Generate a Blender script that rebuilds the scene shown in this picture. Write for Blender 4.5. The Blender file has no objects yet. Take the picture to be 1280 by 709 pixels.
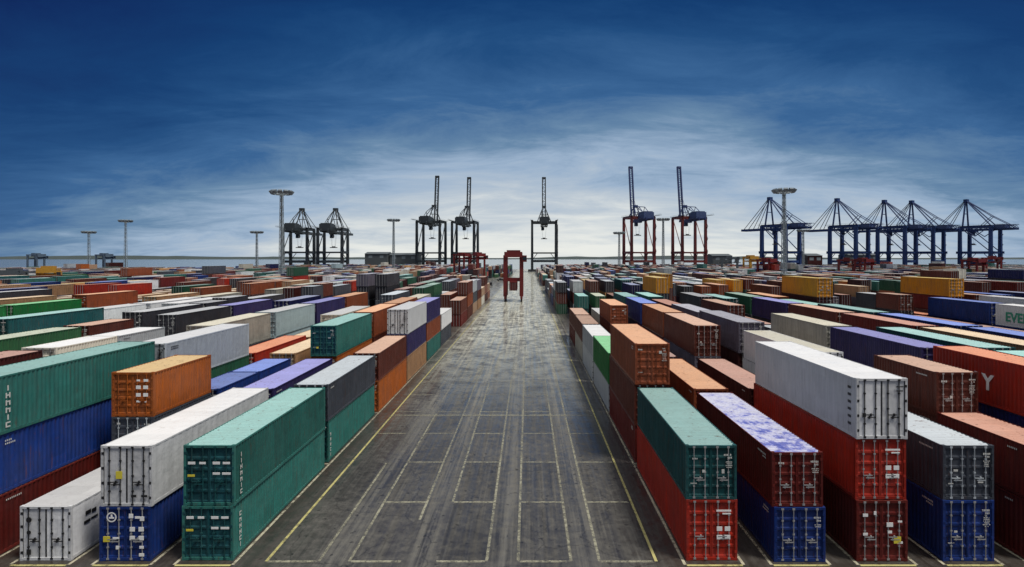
import bpy, math, random
import numpy as np
from mathutils import Vector, Matrix
from mathutils.bvhtree import BVHTree
R = math.radians
random.seed(11)
scene = bpy.context.scene
col = scene.collection

# ------------------------------------------------------------------ camera numbers
F, CX, HY, CAMH = 715.0, 660.0, 322.0, 14.45      # focal length, vanishing point (photo pixels), eye height (m)
def X_at(px, Y): return (px - CX) * Y / F

# ------------------------------------------------------------------ mesh builder
class MB:
    def __init__(s): s.v = []; s.f = []; s.m = []
    def face(s, pts, m=0):
        n = len(s.v); s.v += [tuple(p) for p in pts]; s.f.append(tuple(range(n, n + len(pts)))); s.m.append(m)
    def box(s, x0, x1, y0, y1, z0, z1, m=0, M=None):
        n = len(s.v)
        P = [(x0,y0,z0),(x1,y0,z0),(x1,y1,z0),(x0,y1,z0),(x0,y0,z1),(x1,y0,z1),(x1,y1,z1),(x0,y1,z1)]
        if M is not None: P = [tuple(M @ Vector(p)) for p in P]
        s.v += P
        for q in ((0,3,2,1),(4,5,6,7),(0,1,5,4),(1,2,6,5),(2,3,7,6),(3,0,4,7)):
            s.f.append(tuple(n + i for i in q)); s.m.append(m)
    def tube(s, a, b, r0, r1=None, seg=6, m=0, square=False):
        a, b = Vector(a), Vector(b); r1 = r0 if r1 is None else r1
        d = (b - a).normalized(); u = Vector((0,0,1)) if abs(d.z) < .95 else Vector((0,1,0))
        p = d.cross(u).normalized(); q = d.cross(p)
        if square: seg = 4
        n = len(s.v); off = math.pi/4 if square else 0; k = 1.414 if square else 1
        for c, r in ((a, r0*k), (b, r1*k)):
            for i in range(seg):
                t = off + 2*math.pi*i/seg
                s.v.append(tuple(c + p*(r*math.cos(t)) + q*(r*math.sin(t))))
        for i in range(seg):
            j = (i+1) % seg
            s.f.append((n+i, n+seg+i, n+seg+j, n+j)); s.m.append(m)
        s.f.append(tuple(n+i for i in range(seg))); s.m.append(m)
        s.f.append(tuple(n+seg+i for i in reversed(range(seg)))); s.m.append(m)
    def disc(s, c, r, y0, y1, seg=20, m=0):          # cylinder along Y
        s.tube((c[0], y0, c[1]), (c[0], y1, c[1]), r, r, seg, m)
    def mesh(s, name):
        me = bpy.data.meshes.new(name); me.from_pydata(s.v, [], s.f)
        me.polygons.foreach_set('material_index', s.m); me.update(); return me
    def build(s, name, mats, parent=None):
        me = s.mesh(name)
        if not isinstance(mats, (list, tuple)): mats = [mats]
        for m in mats: me.materials.append(m)
        return link(name, me, parent)

def link(name, data, parent=None):
    o = bpy.data.objects.new(name, data); col.objects.link(o)
    if parent is not None: o.parent = parent
    return o
def inst(name, me, mats, parent=None):
    """object sharing mesh data, with its own materials"""
    if len(me.materials) < len(mats):
        while len(me.materials) < len(mats): me.materials.append(None)
    o = link(name, me, parent)
    for i, m in enumerate(mats):
        o.material_slots[i].link = 'OBJECT'; o.material_slots[i].material = m
    return o
def tag(o, label=None, cat=None, group=None, kind=None):
    if label: o['label'] = label
    if cat: o['category'] = cat
    if group: o['group'] = group
    if kind: o['kind'] = kind
    return o
def empty(name, loc=(0,0,0), rz=0):
    o = bpy.data.objects.new(name, None); col.objects.link(o)
    o.location = loc; o.rotation_euler = (0,0,rz); o.empty_display_size = .5
    return o

# ------------------------------------------------------------------ materials
def new_mat(name):
    m = bpy.data.materials.new(name); m.use_nodes = True
    nt = m.node_tree; b = nt.nodes['Principled BSDF']; return m, nt, b
def N(nt, t, **kw):
    n = nt.nodes.new(t)
    for k, v in kw.items():
        if k in n.inputs.keys(): n.inputs[k].default_value = v
        else: setattr(n, k, v)
    return n
def ramp(nt, stops):
    r = nt.nodes.new('ShaderNodeValToRGB'); e = r.color_ramp.elements
    while len(e) > 1: e.remove(e[-1])
    e[0].position = stops[0][0]; c = stops[0][1]; e[0].color = c if len(c) == 4 else (*c, 1)
    for p, c in stops[1:]:
        x = e.new(p); x.color = c if len(c) == 4 else (*c, 1)
    return r
def g(v): return (v, v, v)
def mixc(nt, fac, a, b, mode='MIX'):
    m = nt.nodes.new('ShaderNodeMix'); m.data_type = 'RGBA'; m.blend_type = mode
    L = nt.links
    if isinstance(fac, (int, float)): m.inputs[0].default_value = fac
    else: L.new(fac, m.inputs[0])
    for s, x in ((6, a), (7, b)):
        if isinstance(x, (tuple, list)): m.inputs[s].default_value = (*x[:3], 1)
        else: L.new(x, m.inputs[s])
    return m.outputs[2]

def paint(name, c, rough=.5, wear=.5, roof=False, rust=.5):
    m, nt, b = new_mat(name); L = nt.links
    tc = N(nt, 'ShaderNodeTexCoord'); oi = N(nt, 'ShaderNodeObjectInfo'); ge = N(nt, 'ShaderNodeNewGeometry')
    rnd = N(nt, 'ShaderNodeMath', operation='ADD'); L.new(oi.outputs['Random'], rnd.inputs[0]); L.new(ge.outputs['Random Per Island'] if name.endswith('far') else oi.outputs['Random'], rnd.inputs[1])
    mul = N(nt, 'ShaderNodeMath', operation='MULTIPLY'); L.new(rnd.outputs[0], mul.inputs[0]); mul.inputs[1].default_value = 37.0
    off = N(nt, 'ShaderNodeVectorMath', operation='ADD'); L.new(tc.outputs['Object'], off.inputs[0]); L.new(mul.outputs[0], off.inputs[1])
    # vertical dirt streaks on walls, blotches on roofs
    mp = N(nt, 'ShaderNodeMapping'); mp.inputs['Scale'].default_value = (1,1,1) if roof else (1.6, 1.6, .22); L.new(off.outputs[0], mp.inputs[0])
    n1 = N(nt, 'ShaderNodeTexNoise', Scale=2.2 if not roof else 1.1, Detail=6.0, Roughness=.7); L.new(mp.outputs[0], n1.inputs[0])
    n2 = N(nt, 'ShaderNodeTexNoise', Scale=.35, Detail=3.0, Roughness=.6); L.new(off.outputs[0], n2.inputs[0])
    n3 = N(nt, 'ShaderNodeTexNoise', Scale=5.5, Detail=8.0, Roughness=.8); L.new(off.outputs[0], n3.inputs[0])
    lum = .3*c[0] + .5*c[1] + .2*c[2]
    b.inputs['Specular IOR Level'].default_value = .38 if roof else .16
    dirt = tuple(.45*x*.62 + .55*lum*.42 for x in c); chalk = tuple(x*.92 + (.03 if not roof else .06) for x in c)
    r1 = ramp(nt, [(.40, g(0)), (.72, g(1))]); L.new(n1.outputs[0], r1.inputs[0])
    f1 = N(nt, 'ShaderNodeMath', operation='MULTIPLY'); L.new(r1.outputs[0], f1.inputs[0]); f1.inputs[1].default_value = wear*.75
    r2 = ramp(nt, [(.42, g(0)), (.7, g(1))]); L.new(n2.outputs[0], r2.inputs[0])
    f2 = N(nt, 'ShaderNodeMath', operation='MULTIPLY'); L.new(r2.outputs[0], f2.inputs[0]); f2.inputs[1].default_value = wear*.5
    r3 = ramp(nt, [(.575, g(0)), (.66, g(1))]); L.new(n3.outputs[0], r3.inputs[0])
    f3 = N(nt, 'ShaderNodeMath', operation='MULTIPLY'); L.new(r3.outputs[0], f3.inputs[0]); f3.inputs[1].default_value = rust*.7
    a = mixc(nt, f2.outputs[0], c, chalk)
    a = mixc(nt, f1.outputs[0], a, dirt)
    a = mixc(nt, f3.outputs[0], a, (.13, .05, .022))
    # thin rust runs, scrapes and repainted patches
    ms = N(nt, 'ShaderNodeMapping'); ms.inputs['Scale'].default_value = (3,3,3) if roof else (7, 7, .5); L.new(off.outputs[0], ms.inputs[0])
    n4 = N(nt, 'ShaderNodeTexNoise', Scale=1.0, Detail=5.0, Roughness=.65); L.new(ms.outputs[0], n4.inputs[0]); r4 = ramp(nt, [(.60, g(0)), (.70, g(rust))]); L.new(n4.outputs[0], r4.inputs[0]); a = mixc(nt, r4.outputs[0], a, (.095,.035,.016))
    ms2 = N(nt, 'ShaderNodeMapping'); ms2.inputs['Scale'].default_value = (.8,.8,1) if roof else (.9,.9,7); L.new(off.outputs[0], ms2.inputs[0])
    n5 = N(nt, 'ShaderNodeTexNoise', Scale=1.6, Detail=7.0, Roughness=.75); L.new(ms2.outputs[0], n5.inputs[0]); r5 = ramp(nt, [(.64, g(0)), (.67, g(.6))]); L.new(n5.outputs[0], r5.inputs[0]); a = mixc(nt, r5.outputs[0], a, tuple(min(.8, x*.75+.07) for x in c))
    vc = nt.nodes.new('ShaderNodeVectorMath'); vc.operation = 'SNAP'; L.new(off.outputs[0], vc.inputs[0]); vc.inputs[1].default_value = (9, 1.1, 1.25)
    wn = nt.nodes.new('ShaderNodeTexWhiteNoise'); L.new(vc.outputs[0], wn.inputs[0]); r6 = ramp(nt, [(0, g(.80)), (.12, g(.95)), (.8, g(1.03)), (1, g(1.22))]); L.new(wn.outputs[0], r6.inputs[0]); a = mixc(nt, .3 if roof else (.25 if lum > .3 else .6), a, mixc(nt, 1.0, a, r6.outputs[0], 'MULTIPLY'))
    hs = N(nt, 'ShaderNodeHueSaturation', Saturation=.82 if name.endswith('far') else 1.0); L.new(a, hs.inputs['Color'])
    mr = N(nt, 'ShaderNodeMapRange'); L.new(oi.outputs['Random'] if not name.endswith('far') else ge.outputs['Random Per Island'], mr.inputs[0]); mr.inputs[3].default_value = .72; mr.inputs[4].default_value = 1.15
    L.new(mr.outputs[0], hs.inputs['Value'])
    L.new(hs.outputs[0], b.inputs['Base Color'])
    nb = N(nt, 'ShaderNodeTexNoise', Scale=1.3, Detail=3.0); L.new(off.outputs[0], nb.inputs[0])
    bp = N(nt, 'ShaderNodeBump', Strength=.6, Distance=.09); L.new(nb.outputs[0], bp.inputs['Height']); L.new(bp.outputs[0], b.inputs['Normal'])
    rr = N(nt, 'ShaderNodeMapRange'); L.new(n1.outputs[0], rr.inputs[0]); rr.inputs[1].default_value = .3; rr.inputs[2].default_value = .7
    rr.inputs[3].default_value = rough - .14; rr.inputs[4].default_value = rough + .16; L.new(rr.outputs[0], b.inputs['Roughness'])
    return m
def flat(name, c, rough=.6, metal=0.0, var=.25, scale=3.0):
    m, nt, b = new_mat(name); L = nt.links
    tc = N(nt, 'ShaderNodeTexCoord'); n = N(nt, 'ShaderNodeTexNoise', Scale=scale, Detail=5.0); L.new(tc.outputs['Object'], n.inputs[0])
    L.new(mixc(nt, n.outputs[0], tuple(x*(1-var) for x in c), tuple(min(1, x*(1+var)) for x in c)), b.inputs['Base Color'])
    b.inputs['Roughness'].default_value = rough; b.inputs['Metallic'].default_value = metal
    return m

COL = {  # code: (everyday colour name, base colour)
 'teal': ('teal green', (.026,.145,.125)), 'dteal': ('dark teal', (.010,.075,.08)), 'green': ('bright green', (.008,.16,.035)), 'dgreen': ('dark green', (.02,.09,.05)),
 'mgreen': ('mid green', (.035,.12,.05)), 'rust': ('rust orange', (.23,.055,.02)), 'orange': ('orange', (.38,.095,.014)), 'brown': ('red brown', (.105,.025,.016)), 'tan': ('tan', (.36,.20,.10)),
 'maroon': ('dark maroon', (.05,.011,.011)), 'red': ('red', (.36,.022,.010)), 'dred': ('dark red', (.12,.014,.011)), 'blue': ('blue', (.008,.032,.17)), 'navy': ('navy blue', (.008,.012,.075)),
 'violet': ('violet blue', (.030,.024,.10)), 'grey': ('slate grey', (.06,.07,.09)), 'dgrey': ('charcoal', (.035,.036,.045)), 'beige': ('grey beige', (.30,.29,.25)),
 'white': ('white', (.66,.67,.68)), 'cream': ('cream white', (.60,.58,.49)), 'lgrey': ('light grey', (.40,.44,.47)), 'lblue': ('pale blue', (.33,.43,.46)), 'yellow': ('golden yellow', (.62,.25,.008)),
 'pgrey': ('purplish grey', (.13,.12,.16)) }
ROOFC = {  # weathered roof sheets, paled further: top light and sky sheen put into the colour
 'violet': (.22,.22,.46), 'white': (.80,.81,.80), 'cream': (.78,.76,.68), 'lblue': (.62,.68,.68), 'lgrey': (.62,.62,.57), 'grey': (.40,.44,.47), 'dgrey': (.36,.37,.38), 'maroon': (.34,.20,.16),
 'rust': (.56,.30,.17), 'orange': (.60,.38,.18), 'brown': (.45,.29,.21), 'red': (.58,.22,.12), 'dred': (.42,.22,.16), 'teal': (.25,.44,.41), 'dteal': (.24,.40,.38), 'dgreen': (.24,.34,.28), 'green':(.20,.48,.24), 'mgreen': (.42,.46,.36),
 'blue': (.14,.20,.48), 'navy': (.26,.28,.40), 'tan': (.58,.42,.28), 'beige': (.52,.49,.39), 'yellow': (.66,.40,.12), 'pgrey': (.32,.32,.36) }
PM, RM, PMF, RMF = {}, {}, {}, {}
for k, (nm, c) in COL.items():
    light = k in ('white', 'cream', 'lblue', 'lgrey')
    PM[k] = paint('paint_' + k, c, .46, .45 if light else .85, rust=.28 if light else .6)
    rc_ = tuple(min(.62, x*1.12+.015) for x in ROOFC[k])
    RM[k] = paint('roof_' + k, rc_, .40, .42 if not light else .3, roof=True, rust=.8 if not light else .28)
    PMF[k] = paint('paint_' + k + '_far', c, .55, .5, rust=.2)
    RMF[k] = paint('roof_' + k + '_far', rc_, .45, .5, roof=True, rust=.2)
def blotchy():
    m, nt, b = new_mat('roof_peeling_violet'); L = nt.links; tc = N(nt, 'ShaderNodeTexCoord')
    mp = N(nt, 'ShaderNodeMapping'); mp.inputs['Scale'].default_value = (1, .8, 1); L.new(tc.outputs['Object'], mp.inputs[0])
    n1 = N(nt, 'ShaderNodeTexNoise', Scale=1.6, Detail=7.0, Roughness=.7); L.new(mp.outputs[0], n1.inputs[0])
    r = ramp(nt, [(.40, (.48,.49,.60)), (.50, (.36,.37,.56)), (.57, (.13,.15,.42)), (.66, (.06,.08,.32))])
    sp = N(nt, 'ShaderNodeSeparateXYZ'); L.new(tc.outputs['Object'], sp.inputs[0]); mr = N(nt, 'ShaderNodeMapRange'); L.new(sp.outputs[1], mr.inputs[0]); mr.inputs[1].default_value = 0; mr.inputs[2].default_value = 9; mr.inputs[3].default_value = .05; mr.inputs[4].default_value = -.07
    ad = N(nt, 'ShaderNodeMath', operation='ADD'); L.new(n1.outputs[0], ad.inputs[0]); L.new(mr.outputs[0], ad.inputs[1]); L.new(ad.outputs[0], r.inputs[0])
    n2 = N(nt, 'ShaderNodeTexNoise', Scale=5.0, Detail=6.0, Roughness=.8); L.new(tc.outputs['Object'], n2.inputs[0]); r2 = ramp(nt, [(.52, g(0)), (.66, g(.55))]); L.new(n2.outputs[0], r2.inputs[0]); L.new(mixc(nt, r2.outputs[0], r.outputs[0], (.16,.12,.12)), b.inputs['Base Color']); b.inputs['Roughness'].default_value = .4
    return m
RM['peel'] = blotchy(); PM_tdoor = paint('paint_teal_door', (.012,.075,.088), .46, .6, rust=.35)
M_bar = flat('galvanised_bar', (.33,.33,.33), .45, .3)
M_dark = flat('dark_rubber', (.02,.02,.022), .6)
M_white = flat('white_marking', (.78,.78,.76), .5, var=.08)
M_dull = flat('faded_marking', (.50,.50,.47), .6, var=.25)
M_yel = flat('yellow_sticker', (.65,.55,.05), .5, var=.1)
M_black = flat('black_marking', (.012,.012,.013), .5)
M_greenl = flat('green_lettering', (.02,.22,.14), .5)

# ------------------------------------------------------------------ container meshes
W = 2.438
L40, L20 = 12.192, 6.058
_cache = {}
def cached(key, fn):
    if key not in _cache: _cache[key] = fn()
    return _cache[key]
def profile(y0, y1, period, depth, d=0.0):
    n = max(1, round((y1-y0)/period)); p = (y1-y0)/n; out = []
    for i in range(n):
        a = y0 + i*p
        out += [(a, 0), (a+.25*p, 0), (a+.5*p, depth), (a+.75*p, depth)]
    out.append((y1, 0)); return out
def side_mesh(Ln, h, sgn, reefer):
    mb = MB(); x = sgn*(W/2 - .012)
    pr = profile(.12, Ln-.12, .60 if reefer else .278, .010 if reefer else .040)
    z0, z1 = .15, h - .09
    n0 = len(mb.v)
    for y, d in pr: mb.v += [(x - sgn*d, y, z0), (x - sgn*d, y, z1)]
    for i in range(len(pr)-1):
        a = n0 + 2*i; q = (a, a+2, a+3, a+1)
        mb.f.append(q if sgn > 0 else q[::-1]); mb.m.append(0)
    return mb.mesh('side_panel')
def roof_mesh(Ln, h, reefer):
    mb = MB(); pr = profile(.12, Ln-.12, .9 if reefer else .278, .006 if reefer else .02)
    x0, x1 = -W/2+.05, W/2-.05; z = h - .03
    for y, d in pr: mb.v += [(x0, y, z-d), (x1, y, z-d)]
    for i in range(len(pr)-1):
        a = 2*i; mb.f.append((a, a+1, a+3, a+2)); mb.m.append(0)
    return mb.mesh('roof')
def frame_mesh(Ln, h):
    mb = MB(); w = W/2
    for sx in (-1, 1):
        for ya in (.003, Ln-.123):
            a, b = sorted((sx*(w-.003), sx*(w-.11))); mb.box(a, b, ya, ya+.12, .11, h-.11)
            a, b = sorted((sx*w, sx*(w-.165)))
            yb = 0 if ya < 1 else Ln-.178
            mb.box(a, b, yb, yb+.178, 0, .118, 1); mb.box(a, b, yb, yb+.178, h-.118, h, 1)
        a, b = sorted((sx*(w-.004), sx*(w-.055))); mb.box(a, b, .18, Ln-.18, .02, .16); mb.box(a, b, .18, Ln-.18, h-.10, h-.022, 0)
    for ya in (.006, Ln-.086):
        mb.box(-w+.166, w-.166, ya, ya+.08, .012, .15); mb.box(-w+.166, w-.166, ya, ya+.08, h-.13, h-.02)
    return mb.mesh('frame')
def endwall_mesh(Ln, h):
    mb = MB(); x0, x1 = -W/2+.11, W/2-.11; n = 8; p = (x1-x0)/n; pts = []
    for i in range(n):
        a = x0+i*p; pts += [(a,0),(a+.25*p,0),(a+.5*p,.045),(a+.75*p,.045)]
    pts.append((x1,0)); y = Ln-.02
    for x, d in pts: mb.v += [(x, y-d, .14), (x, y-d, h-.12)]
    for i in range(len(pts)-1):
        a = 2*i; mb.f.append((a, a+1, a+3, a+2)); mb.m.append(0)
    mb.box(-W/2+.06, W/2-.06, .1, Ln-.1, .13, .15)      # floor
    return mb.mesh('end_wall')
def door_mesh(h, sgn, bars, reefer):
    mb = MB(); xa, xb = (-W/2+.115, -.008) if sgn < 0 else (.008, W/2-.115)
    z0, z1 = .155, h-.135; y = .055
    if reefer:
        mb.box(xa, xb, .045, .1, z0, z1, 0)
        mb.box(xa-.0, xa+.03, .038, .046, z0, z1, 2); mb.box(xb-.03, xb, .038, .046, z0, z1, 2)
    else:
        nb = 5; ph = (z1-z0)/nb; pts = [(z0, 0)]
        for i in range(nb):
            a = z0 + i*ph; pts += [(a+.10*ph, 0), (a+.22*ph, .03), (a+.80*ph, .03), (a+.92*ph, 0)]
        pts.append((z1, 0)); xi, xj = xa+.05, xb-.05; n = len(mb.v)
        for z, d in pts: mb.v += [(xi, y+d, z), (xj, y+d, z)]
        for i in range(len(pts)-1):
            a = n + 2*i; mb.f.append((a, a+1, a+3, a+2)); mb.m.append(0)
        mb.box(xa, xi+.002, .04, .10, z0, z1); mb.box(xj-.002, xb, .04, .10, z0, z1)
    # hinges
    xh = xa-.03 if sgn < 0 else xb+.03
    for i in range(4):
        z = z0 + (z1-z0)*(.1+.27*i); mb.box(xh-.05, xh+.05, -.004, .04, z-.06, z+.06, 2 if reefer else 0)
    if bars:
        b = bar_mb(h, sgn); n = len(mb.v); mb.v += b[0].v + b[1].v
        for q in b[0].f: mb.f.append(tuple(n+i for i in q)); mb.m.append(1)
        n += len(b[0].v)
        for q in b[1].f: mb.f.append(tuple(n+i for i in q)); mb.m.append(1)
    return mb.mesh('door')
def bar_mb(h, sgn):
    out = []
    for fx in (.26, .74):
        xa, xb = (-W/2+.115, -.008) if sgn < 0 else (.008, W/2-.115)
        x = xa + (xb-xa)*fx; mb = MB()
        mb.tube((x, .012, .06), (x, .012, h-.05), .024, .024, 6)
        for z in (.10, h-.09): mb.box(x-.06, x+.06, -.008, .04, z-.045, z+.045)
        for z in (h*.25, h*.5, h*.75): mb.box(x-.045, x+.045, -.012, .05, z-.035, z+.035)
        s = 1 if fx < .5 else -1
        zh = h*.40 if fx < .5 else h*.36
        mb.box(min(x, x+s*.42), max(x, x+s*.42), -.022, -.004, zh-.022, zh+.022); mb.box(x+s*.30-.03, x+s*.30+.03, -.006, .06, zh-.07, zh+.06)
        out.append(mb)
    return out
def far_mesh(Ln, h):
    """one-mesh container for stacks too far for their parts to show; slots: wall, roof, dark"""
    mb = MB(); w = W/2
    for sx in (-1, 1):
        x = sx*(w-.012); pr = profile(.1, Ln-.1, .56, .05)
        n = len(mb.v)
        for y, d in pr: mb.v += [(x-sx*d, y, .14), (x-sx*d, y, h-.1)]
        for i in range(len(pr)-1):
            a = n+2*i; q = (a, a+2, a+3, a+1); mb.f.append(q if sx > 0 else q[::-1]); mb.m.append(0)
        for ya in (0, Ln-.14):
            a, b = sorted((sx*w, sx*(w-.13))); mb.box(a, b, ya, ya+.14, 0, h)
        a, b = sorted((sx*(w-.004), sx*(w-.06))); mb.box(a, b, .14, Ln-.14, .02, .16); mb.box(a, b, .14, Ln-.14, h-.11, h-.015)
    mb.box(-w+.05, w-.05, .05, Ln-.05, h-.06, h-.03, 1)
    mb.box(-w+.13, w-.13, .05, .09, .14, h-.1, 0); mb.box(-w+.13, w-.13, Ln-.09, Ln-.05, .14, h-.1, 0); mb.box(-w+.13, w-.13, .01, .09, h-.12, h-.02, 0); mb.box(-w+.13, w-.13, .01, .09, .02, .13, 0)
    for x in (-.86, -.30, .30, .86): mb.box(x-.03, x+.03, -.005, .045, .08, h-.06, 3)
    mb.box(-.02, .02, .03, .052, .1, h-.1, 2)
    return mb.mesh('shipping_container')

def decal(name, rects, mat, parent, y=-.018, discs=()):
    """small flat panels fixed to a door: (x, z, w, h)"""
    mb = MB()
    for x, z, w_, h_ in rects: mb.box(x-w_/2, x+w_/2, y, y+.016, z-h_/2, z+h_/2)
    for x, z, r in discs: mb.disc((x, z), r, y, y+.016, 20)
    return mb.build(name, mat, parent)

def side_glyphs(parent, sgn, y0, zs, w_, h_, mat, name='lettering'):
    """a column of white characters painted down the side wall; simple blocky letter shapes"""
    mb = MB(); x = sgn*(W/2+.004); t = .008
    def bx(ya, yb, za, zb):
        a, b = sorted((x, x+sgn*t)); mb.box(a, b, min(ya,yb), max(ya,yb), za, zb)
    for i, z in enumerate(zs):
        k = (i*5+int(y0*20)+len(zs)*3+(i*i)%3) % 4; a, b = y0, y0+w_; s = h_*.24
        if k == 0: bx(a, b, z+h_-s, z+h_); bx(a, a+w_*.28, z, z+h_-s); bx(a+w_*.28, b, z, z+s)
        elif k == 1: bx(a, a+w_*.28, z, z+h_); bx(b-w_*.28, b, z, z+h_); bx(a+w_*.28, b-w_*.28, z+h_*.4, z+h_*.4+s)
        elif k == 2: bx((a+b)/2-w_*.14, (a+b)/2+w_*.14, z, z+h_)
        else: bx(a, a+w_*.28, z, z+h_); bx(a+w_*.28, b, z+h_*.6, z+h_*.6+s); bx(b-w_*.3, b, z, z+h_*.6)
    return mb.build(name, mat, parent)
def text_mesh(txt, size, extr=.01):
    c = bpy.data.curves.new('lettering', 'FONT'); c.body = txt; c.size = size; c.extrude = extr; c.offset = size*.03
    o = bpy.data.objects.new('t', c); col.objects.link(o)
    dg = bpy.context.evaluated_depsgraph_get(); me = bpy.data.meshes.new_from_object(o.evaluated_get(dg))
    bpy.data.objects.remove(o); me.name = 'lettering'; return me

def std_marks(c, h, dl, dr, rng):
    """small writing and placards on the two doors, different on every container"""
    wh = M_dull if c not in ('white', 'cream', 'lblue', 'lgrey') else M_black
    def row(x, z, w_, h_):      # a line of characters
        out = []; n = max(2, int(w_/(h_*.8))); st = w_/n
        for i in range(n):
            if rng.random() < .86: out.append((x-w_/2+(i+.5)*st, z+rng.uniform(-.004,.004), st*rng.uniform(.45,.8), h_*rng.uniform(.8,1)))
        return out
    zt = h-rng.uniform(.34,.5); r = row(.84+rng.uniform(-.04,.03), zt, rng.uniform(.34,.46), .085) 
    if rng.random() < .8: r += row(.88, zt-.14, .22, .08)
    z = zt-.34
    for i in range(rng.randint(2, 7)): r += row(.84, z, rng.uniform(.2,.36), .04); z -= .085
    if rng.random() < .45: r.append((rng.choice((.34,.56)), h*rng.uniform(.3,.8), rng.uniform(.12,.3), rng.uniform(.06,.2)))
    decal('lettering', r, wh, dr)
    r = []
    if rng.random() < .7: r += row(-.82+rng.uniform(-.05,.1), h*rng.uniform(.72,.86), rng.uniform(.2,.4), rng.uniform(.07,.14))
    if rng.random() < .5: r.append((rng.choice((-.36,-.62)), h*rng.uniform(.3,.6), rng.uniform(.1,.22), rng.uniform(.08,.2)))
    if rng.random() < .4: r += row(-.84, h*.3, .3, .05)
    if r: decal('lettering', r, wh, dl)
    if rng.random() < .2: decal('placard', [(rng.choice((-.56, -.9)), h*rng.uniform(.25,.5), .2, .16)], M_yel, dl)
def side_marks(o, h, Ln, sgn, c, rng):
    """identification number near the top corner of the side wall"""
    wh = M_dull if c not in ('white', 'cream', 'lblue', 'lgrey') else M_black
    mb = MB(); x = sgn*(W/2+.002)
    y = rng.uniform(.5,.9)
    for rr in range(rng.randint(1,2)):
        n = rng.randint(4, 10)
        for i in range(n):
            a, b = sorted((x, x+sgn*.006)); mb.box(a, b, y+i*.10, y+i*.10+.055, h-.40-rr*.15, h-.32-rr*.15)
    mb.build('lettering', wh, o)

def make_container(c, Ln, h, lod, reefer, rng, roofc=None):
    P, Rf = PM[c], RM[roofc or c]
    key = (Ln, h, reefer)
    if lod == 2:
        me = cached(('far', Ln, h), lambda: far_mesh(Ln, h))
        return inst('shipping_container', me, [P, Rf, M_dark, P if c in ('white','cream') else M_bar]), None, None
    root = empty('shipping_container')
    for s in (-1, 1): inst('side_panel', cached(('s', s)+key, lambda: side_mesh(Ln, h, s, reefer)), [P], root)
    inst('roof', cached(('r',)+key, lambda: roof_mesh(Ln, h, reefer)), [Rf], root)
    inst('frame', cached(('f', Ln, h), lambda: frame_mesh(Ln, h)), [P, P], root)
    inst('end_wall', cached(('e', Ln, h), lambda: endwall_mesh(Ln, h)), [P], root)
    ds = []
    bm_ = M_black if reefer else (PM['lgrey'] if c in ('grey',) else M_bar)
    if c in ('rust', 'orange', 'teal', 'brown'): bm_ = P if c != 'brown' else M_bar
    for s in (-1, 1):
        d = inst('door', cached(('d', s, h, lod, reefer), lambda: door_mesh(h, s, lod > 0, reefer)), [PM_tdoor if (c == 'teal' and lod < 2) else P, bm_, M_black if reefer else M_dark], root)
        if lod == 0:
            for i in range(2):
                inst('locking_bar', cached(('b', s, h, i), lambda: bar_mb(h, s)[i].mesh('locking_bar')), [bm_ if c != 'teal' else PM['dteal']], d)
        ds.append(d)
    return root, ds[0], ds[1]

# ------------------------------------------------------------------ the stacks
S0, SP = 27.2, 13.2
def slotY(k): return S0 + SP*k
def rowX(side, n):                       # centre line of the row
    return (-14.05 - 3.865*(n-1) - W/2) if side == 'L' else (7.55 + 4.07*(n-1) + W/2)
HC, ST = 2.896, 2.591
# explicit stacks: (side,row,slot) -> list of tiers bottom to top; a tier is colour[:options]; options h=high cube, r=smooth-walled reefer
E = {}
def put(side, n, k, tiers, half=None): E.setdefault((side, n, k), []).append((half, tiers))
put('L',1,0,['teal','teal:h']); put('L',1,1,['teal:h','grey']); put('L',1,2,['orange:h','brown']); put('L',1,3,['tan:h','violet','white:hr'])
put('L',1,4,['teal','rust','violet:h']); put('L',1,5,['grey','white']); put('L',1,6,[]);
put('L',1,7,['dred','brown:h']); put('L',1,8,['brown:h','rust:h','brown:h']); put('L',1,9,['tan','grey:h','lgrey:h']); put('L',1,10,['tan','brown','pgrey:h']); put('L',1,11,['cream','tan']); put('L',1,12,['brown','rust:h','brown']); put('L',1,13,['rust','tan'])
put('L',2,0,['blue','white:hr']); put('L',2,1,['navy','violet']); put('L',2,2,['dgreen','orange','mgreenx:h']); put('L',2,3,['dgrey','brown','rust:h']); put('L',2,4,['brown','dgreen','rust:h']); put('L',2,5,['dgrey','grey','beige'])
put('L',3,0,['white:r'],'a'); put('L',3,0,['brown','grey','orange'],'b'); put('L',3,1,['navy','blue'],'a'); put('L',3,1,['blue','blue'],'b'); put('L',3,2,['brown','tan:h']); put('L',3,3,['brown','beige','cream']); put('L',3,4,['maroon','dgrey'])
put('L',4,0,['dred:h','blue:h','teal:h']); put('L',4,1,['dgrey','dgreen:h','lgrey:hr']); put('L',4,2,['navy','red:h']); put('L',4,3,['maroon','tan']); put('L',4,4,['brown','grey'])
put('L',5,0,['blue','brown']); put('L',5,1,['dteal','rust']); put('L',5,2,['beige','dgrey','beige:h']); put('L',5,3,['grey','lblue','lblue:h']); put('L',5,4,['maroon','navy','violet:h']); put('L',5,5,['brown','orange','rust:h'])
put('L',5,7,['dgrey','grey:h','dgrey:h','dgrey']); put('L',6,7,['dgrey','grey:h','dgrey:h','pgrey'])
put('L',6,0,['brown','red','maroon:h']); put('L',6,1,['blue','white','cream:h'],'a'); put('L',6,1,['blue','white','lgrey:h'],'b'); put('L',6,2,['brown','dteal']); put('L',6,3,['maroon','blue']); put('L',6,4,['maroon','orange:h','navy:h'])
put('L',7,1,['brown','dteal']); put('L',7,2,['brown','navy']); put('L',7,3,['brown','orange']); put('L',7,4,['navy','orange'])
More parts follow.
